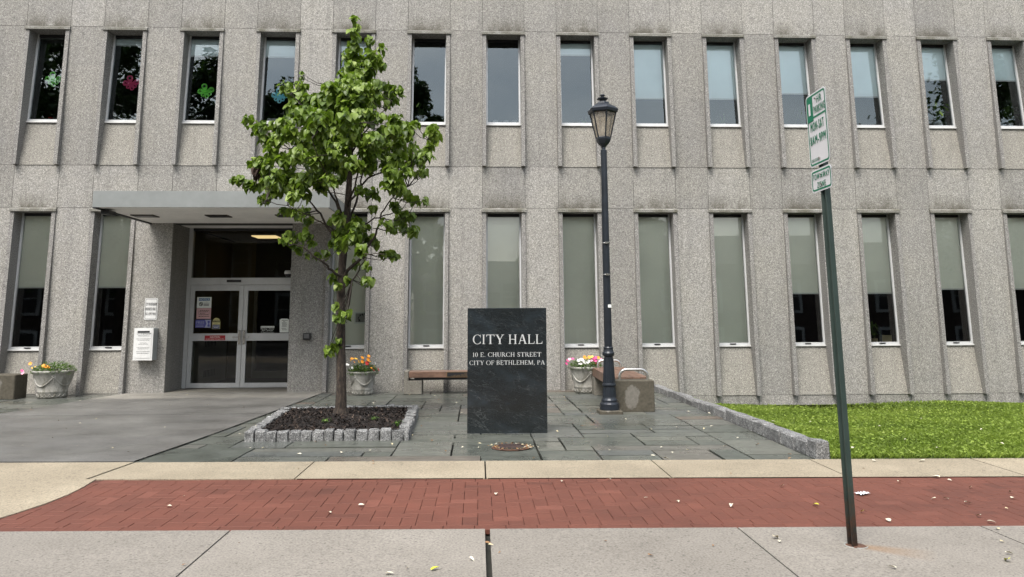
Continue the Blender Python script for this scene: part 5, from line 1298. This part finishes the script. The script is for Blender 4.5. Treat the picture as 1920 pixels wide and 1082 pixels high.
m.lathe([(.085, lz_(725)), (.104, lz_(723)), (.104, lz_(720)), (.085, lz_(718)), (.078, lz_(690)), (.066, lz_(672)), (.064, lz_(669))], 16, c0, 0, False)
m.lathe([(.064, lz_(669)), (.088, lz_(666)), (.092, lz_(662)), (.076, lz_(659)), (.07, lz_(655)), (.074, lz_(652)), (.066, lz_(650))], 16, c0, 0, False)
for k in range(16):
    a = 2*math.pi*(k+.5)/16; m.tube([(LX+.10*math.cos(a)*.93, yl+.10*math.sin(a)*.93, z0+.18), (LX+.085*math.cos(a), yl+.085*math.sin(a), lz_(727))], .008, 5); m.tube([(LX+.085*math.cos(a), yl+.085*math.sin(a), lz_(718)), (LX+.066*math.cos(a), yl+.066*math.sin(a), lz_(672))], .007, 5)
shear(m).build('base', M['lamp'], lamp, O)
m = MB(); m.lathe([(.060, lz_(651)), (.048, lz_(290)), (.050, lz_(288)), (.050, lz_(282)), (.03, lz_(281)), (.028, lz_(272))], 20, c0, 0, False); shear(m).build('pole', M['lamp'], lamp, O)
for py in (456, 515):
    m = MB(); z = lz_(py); m.lathe([(.058, z-.007), (.060, z-.007), (.060, z+.007), (.058, z+.007)], 20, c0); m.box(LX-.025, LX+.02, yl-.085, yl-.058, z-.016, z+.016); m.box(LX+.03, LX+.05, yl-.075, yl-.045, z-.006, z+.012); shear(m).build('clamp', M['steel'], lamp, O)
m = MB(); z = lz_(574); m.box(LX+.0, LX+.05, yl-.0625, yl-.060, z-.022, z+.022); shear(m).build('sticker', M['paper'], lamp, O)
# lantern
zn0, zn1, zn2 = lz_(272), lz_(260), lz_(216)
m = MB(); H6 = math.pi/6+.12
m.lathe([(.03, lz_(277)), (.055, lz_(273)), (.085, lz_(270)), (.105, lz_(266)), (.118, lz_(262)), (.118, lz_(259)), (.105, lz_(257))], 6, c0, 0, False, H6)
rb_, rt_ = .112, .205
for k in range(6):
    a = 2*math.pi*k/6+H6; m.tube([(LX+rb_*math.cos(a), yl+rb_*math.sin(a), lz_(259)), (LX+rt_*math.cos(a), yl+rt_*math.sin(a), lz_(213))], .011, 6)
m.lathe([(.205, lz_(214)), (.235, lz_(212)), (.245, lz_(207)), (.222, lz_(204))], 6, c0, 0, False, H6)
lan = shear(m).build('lantern', M['lamp'], lamp, O)
m = MB(); m.lathe([(.224, lz_(204.5)), (.19, lz_(201)), (.11, lz_(196)), (.10, lz_(195)), (.095, lz_(192.5)), (.05, lz_(192)), (.05, lz_(188)), (.085, lz_(187)), (.09, lz_(184.8)), (.05, lz_(183.5)), (.035, lz_(182.5))], 6, c0, 0, False, H6); shear(m); m.v = [(x-O[0], y-O[1], z-O[2]) for x, y, z in m.v]; m.build('roof', M['lamp'], lan)
m = MB(); m.lathe([(.03, lz_(183)), (.018, lz_(182)), (.032, lz_(180.5)), (.038, lz_(179)), (.030, lz_(177.5)), (0, lz_(176.8))], 14, c0); shear(m); m.v = [(x-O[0], y-O[1], z-O[2]) for x, y, z in m.v]; m.build('finial', M['lamp'], lan)
for k in range(6):
    a, b = 2*math.pi*k/6+H6, 2*math.pi*(k+1)/6+H6; m = MB()
    q = [(LX+r_*math.cos(t_), yl+r_*math.sin(t_), z) for r_, t_, z in ((rb_*.97, a, lz_(259)), (rb_*.97, b, lz_(259)), (rt_*.97, b, lz_(213)), (rt_*.97, a, lz_(213)))]
    m.poly(q); shear(m); m.v = [(x-O[0], y-O[1], z-O[2]) for x, y, z in m.v]; m.build('glass_panel', M['lampglass'], lan)
m = MB(); m.lathe([(0, lz_(258)), (.035, lz_(257)), (.04, lz_(245)), (.025, lz_(232)), (0, lz_(228))], 12, c0); shear(m); m.v = [(x-O[0], y-O[1], z-O[2]) for x, y, z in m.v]; m.build('bulb', M['ceramic'], lan)

# ------------------------------------------------------------------ parking sign on a U-channel post
pb_ = G(1605, 1023); PY = pb_.y
top = P(1544, 232, PY)
post = thing('parking_sign_post', pb_, 'leaning green steel post carrying green and white parking signs', 'sign post'); O = post.location
lx = (top.x-pb_.x)/(top.z-pb_.z)
psh = lambda mb: [None, setattr(mb, 'v', [(x+lx*z, y, z) for x, y, z in mb.v])][0] or mb
ptop = P(1550, 300, PY).z-pb_.z+.06
m = MB()   # channel opens towards -x
prof = [(-.030, -.034), (-.030, -.022), (-.004, -.012), (-.004, .012), (-.030, .022), (-.030, .034), (-.024, .034), (-.024, .026), (.003, .016), (.003, -.016), (-.024, -.026), (-.024, -.034)]
prof = [(x*1.25, y*1.05) for x, y in prof]
pol = []
for k in range(2):
    z = -.06 if k == 0 else ptop; pol += [(x, y, z) for x, y in prof]
n = len(prof); m.mesh(pol, [(i, n+i, n+(i+1) % n, (i+1) % n) for i in range(n)]+[tuple(range(n, 2*n))])
psh(m).build('post', M['post'], post)
m = MB(); m.lathe([(.0, .003), (.050, .003), (.058, .0015), (.060, 0)], 20); m.build('rust_collar', M['rust'], post)
m = MB()
for a0, a1 in ((120, 235), (250, 330)): m.tube([(.068*math.cos(R(lerp(a0, a1, k/12))), .068*math.sin(R(lerp(a0, a1, k/12))), .002) for k in range(13)], .0035, 5)
m.build('sealant_ring', M['vest_grey'], post)
def sign_panel(name, z0, z1, w_, draw, ylo):
    hN = z1-z0; m = MB(); xf = -.040
    # u runs from the far edge to the near edge
    u, v = Vector((0, -1, 0)), Vector((0, 0, 1)); o0 = Vector((xf, ylo, z0))
    m.prism(rrect(0, 0, w_, hN, .03), o0, u, v, (-.003, 0, 0), 0, 2)
    def ring(a, b, r0, r1, mi):
        ro, ri = rrect(a, a, w_-a, hN-a, r0), rrect(b, b, w_-b, hN-b, r1); k = len(ro)
        m.mesh([o0+u*x+v*y+Vector((-.0042, 0, 0)) for x, y in ro+ri], [(i, (i+1) % k, k+(i+1) % k, k+i) for i in range(k)], mi)
    ring(.010, .021, .024, .016, 1)
    def rc(x0, y0, x1, y1, mi, d=.0046): m.poly([o0+u*x+v*y+Vector((-d, 0, 0)) for x, y in ((x0, y0), (x1, y0), (x1, y1), (x0, y1))], mi)
    def tx(s, h, x, y, mi, width=None, bold=.0014, d=.0052): m.text(s, h, o0+u*x+v*y+Vector((-d, 0, 0)), u, v, mi, .8, .5, width, bold, 1.22)
    draw(rc, tx, w_, hN)
    for yb_ in (.045, hN-.045):
        p_ = o0+u*(w_*.5)+v*yb_; m.tube([p_+Vector((-.003, 0, 0)), p_+Vector((-.011, 0, 0))], .008, 8, 2)
    psh(m).build(name, [M['signwhite'], M['green_sign'], M['steel']], post)
def dA(rc, tx, w_, h):
    rc(.016, h*.62, w_*.345, h-.016, 1); rc(w_*.345, h*.655, w_-.016, h*.68, 1) ; rc(.016, h*.62, w_*.345, h*.63, 1)
    tx('1', h*.17, w_*.18, h*.715, 0, w_*.09); tx('HR', h*.10, w_*.68, h*.84, 1, w_*.24); tx('PARKING', h*.105, w_*.665, h*.71, 1, w_*.54)
    tx('MON-SAT', h*.125, w_*.5, h*.485, 1, w_*.66, .0018); tx('8AM-9PM', h*.125, w_*.5, h*.30, 1, w_*.76, .0018); tx('ORD.5010A', h*.045, w_*.29, h*.065, 1, w_*.36, .0006)
def dB(rc, tx, w_, h): tx('TOW-AWAY', h*.27, w_*.5, h*.54, 1, w_*.80); tx('ZONE', h*.27, w_*.5, h*.16, 1, w_*.42)
ws = .305
# heights measured on the near edge
zA1 = P(1556, 160, PY-.15).z-pb_.z; zA0 = P(1566, 300, PY-.15).z-pb_.z; zB1 = P(1567, 306, PY-.15).z-pb_.z; zB0 = P(1568, 350, PY-.15).z-pb_.z
sign_panel('parking_sign', zA0, zA1, ws, dA, ws/2); sign_panel('tow_away_sign', zB0, zB1, ws, dB, ws/2)

# ------------------------------------------------------------------ lawn kerb of rough granite blocks
O = Vector((kx_n, Y3, 0)); kb = thing('lawn_kerb', O, 'long low kerb of rough granite blocks between flagstones and lawn', 'kerb')
rq = random.Random(8); y = Y3+.01
while y < D-.12:
    l = min(rq.uniform(.30, .62), D-.02-y)
    if l < .08: break
    m = MB(); xk = kerb_x(y+l/2)
    t_ = (y-Y3)/(D-Y3); hz = lerp(.130, .085, t_)
    if y < Y3+.02: l = .21; hz = .142
    nseg = 4
    n0 = 0
    m.bbox(xk, xk+.15, y+.004, y+l-.004, -.15, hz+rq.uniform(-.01, .01), .016, r=rq.random())
    m.v = [(a+(kerb_x(b)-xk)+rq.uniform(-.009, .009), b+rq.uniform(-.006, .006), c+rq.uniform(-.008, .008)) for a, b, c in m.v]
    m.build('kerb_stone', M['cobble'], kb, O); y += l

# ------------------------------------------------------------------ broken drain cover
p_ = G(958, 839); o = thing('drain_cover', p_, 'rusty broken drain cover ringed with leaf litter in the flagstones', 'drain cover'); O = o.location
m = MB(); m.lathe([(.165, .006), (.20, .008), (.215, .003)], 20, p_, 0, False); m.lathe([(0, .0065), (.165, .0065)], 20, p_, 1, False); m.build('rim', [M['rust'], M['joint']], o, O)
m = MB(); m.bbox(p_.x-.13, p_.x+.12, p_.y-.10, p_.y+.06, p_.z+.004, p_.z+.016, .004); m.bbox(p_.x-.13, p_.x+.12, p_.y+.075, p_.y+.12, p_.z+.004, p_.z+.022, .004); m.build('plate', plain('dark_rust', (.035, .018, .014), .8, 0, .4, 18), o, O)
m = MB(); rq = random.Random(4)
for k in range(60):
    a = rq.uniform(0, 6.28); r_ = rq.uniform(.15, .22); c = p_+Vector((r_*math.cos(a)*1.1, r_*math.sin(a), .012+rq.random()*.008)); add_leaf(m, c, Vector((rq.gauss(0, 1), rq.gauss(0, 1), .1)), Vector((rq.gauss(0, .4), rq.gauss(0, .4), 1)), rq.uniform(.02, .045), rq.uniform(.012, .025), .5, rq.choice((0, 1, 1, 1, 2)), .3, .2)
tag(m.build('leaf_litter', [M['leaf_a'], M['leaf_d'], M['leaf_b']], o, O), kind='stuff')

# ------------------------------------------------------------------ fallen leaves and a napkin
rq = random.Random(17)
protos = {}
def leafmesh(mt):
    m = MB(); vs, fs = leafpts(1, .62, .45, .25); m.mesh([(x-.5, y, z+.22) for x, y, z in vs], fs, 0, True); return m.build('fallen_leaf', M[mt])
where = {'brick': 'small fallen leaf lying on the red brick paving', 'walk': 'small fallen leaf lying on the grey front sidewalk', 'tan': 'small fallen leaf lying on the tan concrete strip', 'flag': 'small fallen leaf lying on the wet flagstones', 'drive': 'small fallen leaf lying on the dark wet driveway', 'lawn': 'small pale leaf lying on the grass'}
def fallen(px, py, mt='leaf_a', size=.055, zone=None, label=None):
    p_ = G(px, py)
    if zone == 'lawn': p_.z = lz(p_.x, p_.y)+.035
    if mt not in protos: c = protos[mt] = leafmesh(mt)
    else: c = link_copy(protos[mt])
    c.location = p_+Vector((0, 0, .006)); c.rotation_euler = (rq.uniform(-.3, .3), rq.uniform(-.3, .3), rq.uniform(0, 6.28)); size *= .85; c.scale = (size, size*rq.uniform(.7, 1.1), size*.6)
    for k_ in list(c.keys()): del c[k_]
    tag(c, label or where[zone], 'leaf', 'fallen leaves')
for px, py, s_ in ((1754, 896, .085), (1686, 905, .065), (1781, 902, .045), (1466, 913, .05), (1820, 915, .05), (1895, 924, .055), (1899, 935, .05), (1371, 950, .065), (1772, 936, .06), (1750, 937, .05), (1816, 945, .065), (1665, 977, .06), (1835, 969, .06), (1860, 981, .065), (1212, 935, .04), (1272, 942, .04), (1270, 941, .03), (930, 928, .05), (678, 949, .055), (618, 963, .055), (318, 951, .055), (344, 932, .03), (520, 992, .03), (1053, 904, .045), (1141, 900, .05), (1500, 930, .03), (1888, 955, .03)): fallen(px, py, rq.choice(('leaf_a', 'leaf_b', 'leaf_b')), s_, 'brick')
fallen(1531, 948, 'leaf_c', .06, label='bright yellow leaf on bricks left of the parking sign post'); fallen(1617, 961, 'leaf_c', .055, label='bright yellow leaf on bricks right of the parking sign post')
fallen(1889, 1053, 'leaf_c', .075, label='bright yellow leaf on the sidewalk at the right edge'); fallen(817, 1069, 'leaf_c', .07, label='bright yellow leaf on the sidewalk left of the middle joint')
fallen(1600, 1019, 'leaf_b', .05, label='pale leaf caught in the foot of the parking sign post')
for px, py, s_, mt in ((1455, 1010, .075, 'leaf_a'), (1462, 1017, .05, 'leaf_b'), (1672, 1066, .06, 'leaf_b'), (1893, 1040, .06, 'leaf_b'), (1870, 993, .05, 'leaf_a'), (1880, 1018, .04, 'leaf_a'), (885, 1051, .05, 'leaf_b'), (731, 1078, .055, 'leaf_b'), (764, 1067, .03, 'leaf_a'), (916, 1021, .05, 'leaf_d'), (921, 1024, .04, 'leaf_a'), (937, 1038, .025, 'leaf_d'), (346, 1061, .03, 'leaf_d'), (448, 1020, .02, 'leaf_d'), (1337, 1025, .03, 'leaf_d'), (1222, 1044, .035, 'leaf_d'), (1134, 1016, .03, 'leaf_d'), (1218, 1043, .03, 'leaf_d')): fallen(px, py, mt, s_, 'walk')
for px, py, s_ in ((1250, 862, .08), (1225, 856, .055), (1000, 862, .05), (1000, 860, .04), (1480, 861, .04), (470, 870, .04), (560, 880, .04), (1620, 880, .03), (1370, 889, .03), (700, 871, .035), (1640, 866, .06), (700, 866, .04), (1728, 866, .07)): fallen(px, py, 'leaf_b' if s_ > .045 else 'leaf_d', s_, 'tan')
for px, py in ((468, 841), (493, 841), (592, 830), (694, 846), (735, 834), (810, 827), (835, 847), (898, 840), (900, 833), (926, 838), (867, 840), (1011, 841), (1073, 828), (1090, 800), (1142, 845), (1140, 820), (1153, 800), (1173, 787), (1220, 806), (1240, 840), (1260, 850), (1290, 845), (1360, 838), (1270, 803), (1320, 805), (1480, 853), (1384, 822), (1060, 752), (1058, 745), (1190, 770), (1228, 757), (815, 743), (822, 750), (768, 741), (775, 760), (800, 755), (855, 790), (865, 775), (855, 756), (1020, 752), (1045, 810), (790, 800), (773, 817), (640, 850), (560, 853), (610, 836), (480, 800), (450, 815), (620, 745), (612, 760), (700, 757), (725, 752), (240, 743), (150, 752), (60, 766), (350, 742), (1335, 800), (1420, 835), (1330, 776), (1290, 772)): fallen(px, py, rq.choice(('leaf_a', 'leaf_b', 'leaf_b', 'leaf_d')), rq.uniform(.032, .062), 'flag')
for px, py in ((190, 771), (210, 770), (223, 768), (58, 770), (110, 790), (124, 805), (163, 801), (100, 823), (52, 825), (44, 837), (146, 838), (213, 842), (240, 849), (318, 761), (356, 781), (456, 765), (293, 829), (270, 755), (243, 782), (309, 803), (180, 787), (390, 760), (150, 795)): fallen(px, py, rq.choice(('leaf_a', 'leaf_b', 'leaf_d', 'leaf_b')), rq.uniform(.03, .055), 'drive')
for px, py in ((1725, 771), (1650, 790), (1580, 800), (1840, 800), (1700, 830), (1450, 790), (1520, 775), (1880, 840), (1760, 850), (1600, 850)): fallen(px, py, 'leaf_b', .055, 'lawn')
p_ = G(1617, 927); m = MB(); vs = []
for j in range(6):
    for i in range(8): vs.append((i*.016-.056, j*.014-.035, .006+.010*abs(math.sin(i*1.7+j*1.1))))
m.mesh(vs, [(j*8+i, j*8+i+1, (j+1)*8+i+1, (j+1)*8+i) for j in range(5) for i in range(7)], 0, False)
o = m.build('paper_napkin', M['paper_white']); o.location = p_; o.rotation_euler.z = .4; tag(o, 'crumpled white paper napkin lying on the red bricks', 'litter')

# ------------------------------------------------------------------ across the street (seen mirrored in the glass)
rf_ = random.Random(40)
def far_tree(x, y, h, cr, label):
    o = thing('street_tree', (x, y, 0), label, 'tree', 'trees across the street'); O = o.location
    m = MB(); m.tube([(x, y, -.1), (x+.1, y, h*.3), (x, y, h*.6), (x, y, h*.9)], [.35, .28, .18, .05], 8)
    for k in range(7):
        a = k*.9; m.tube([(x, y, h*(.3+.06*k)), (x+cr*.5*math.cos(a), y+cr*.5*math.sin(a), h*(.45+.06*k)), (x+cr*.8*math.cos(a), y+cr*.8*math.sin(a), h*(.5+.06*k))], [.14, .08, .03], 5)
    m.build('trunk', M['bark'], o, O); m = MB()
    blobs = []
    for k in range(60):
        a = rf_.uniform(0, 6.28); t_ = rf_.uniform(.25, 1); r_ = cr*math.sqrt(max(.04, 1-max(0, (t_-.5)/.5)**2.2))*rf_.random()**.5; blobs.append((Vector((x+r_*math.cos(a), y+r_*math.sin(a), h*t_)), cr*rf_.uniform(.16, .30)))
    for c, r_ in blobs:
        for _ in range(300):
            v = Vector((rf_.gauss(0, 1), rf_.gauss(0, 1), rf_.gauss(0, .8))).normalized()*r_*(.3+.9*rf_.random()); d = Vector((rf_.gauss(0, 1), rf_.gauss(0, 1), rf_.gauss(-.3, .6))).normalized(); s = d.cross(Vector((rf_.gauss(0, 1), rf_.gauss(0, 1), 1))).normalized(); p0 = c+v
            m.poly([p0-d*.22, p0+s*.11, p0+d*.22, p0-s*.11], 0, False, rf_.random())
    m.build('crown', M['farleaf'], o, O)
far_tree(-27, -15, 23.5, 5.6, 'tall dark tree mirrored in the leftmost upper window'); far_tree(-20.8, -15, 23, 5.0, 'tall dark tree mirrored in the upper window with the magenta flower'); far_tree(-15.6, -15.5, 22.6, 4.2, 'dark tree mirrored in the third upper window from the left'); far_tree(-10.5, -15, 20.8, 3.8, 'dark tree mirrored in the upper window behind the young tree')
far_tree(-4.6, -15, 21.6, 2.6, 'dark tree mirrored in the upper window with a vase'); far_tree(31.5, -15, 24, 6.5, 'tall dark tree mirrored in the rightmost upper windows'); far_tree(7.5, -15, 10.5, 4.2, 'low tree mirrored in the lower windows behind the lamp post')
def house(x0, x1, h, label):
    o = thing('brick_house', ((x0+x1)/2, -18, 0), label, 'house', 'houses across the street'); O = o.location
    m = MB(); m.box(x0, x1, -26, -18, -.1, h); m.build('wall', M['redbrick'], o, O)
    m = MB(); m.poly([(x0-.3, -17.7, h), (x1+.3, -17.7, h), (x1+.3, -22, h+2.6), (x0-.3, -22, h+2.6)]); m.poly([(x1+.3, -26.3, h), (x0-.3, -26.3, h), (x0-.3, -22, h+2.6), (x1+.3, -22, h+2.6)]); m.poly([(x0, -18, h), (x0, -26, h), (x0, -22, h+2.5)]); m.poly([(x1, -18, h), (x1, -22, h+2.5), (x1, -26, h)]); m.build('roof', M['road'], o, O)
    n = int((x1-x0)/2.4)
    for k in range(n):
        for z in (1.0, 4.0):
            xc = lerp(x0, x1, (k+.5)/n); m = MB(); m.box(xc-.65, xc+.65, -17.99, -17.9, z-.1, z+2.0, 2); m.box(xc-.45, xc+.45, -17.895, -17.88, z+.08, z+.9, 1); m.box(xc-.45, xc+.45, -17.895, -17.88, z+.98, z+1.8, 1); m.build('window', [M['white'], M['ink'], M['boxside']], o, O)
house(-34, -21, 7.2, 'brick house with white windows mirrored in the left windows'); house(-19.5, -8, 6.4, 'brick house with white windows mirrored near the entrance'); house(-4, 8, 5.2, 'low brick house mirrored in the windows above the stone sign'); house(11, 24, 7.0, 'brick house with white windows mirrored in the right lower windows'); house(25, 40, 6.5, 'brick house with white windows mirrored at the far right')
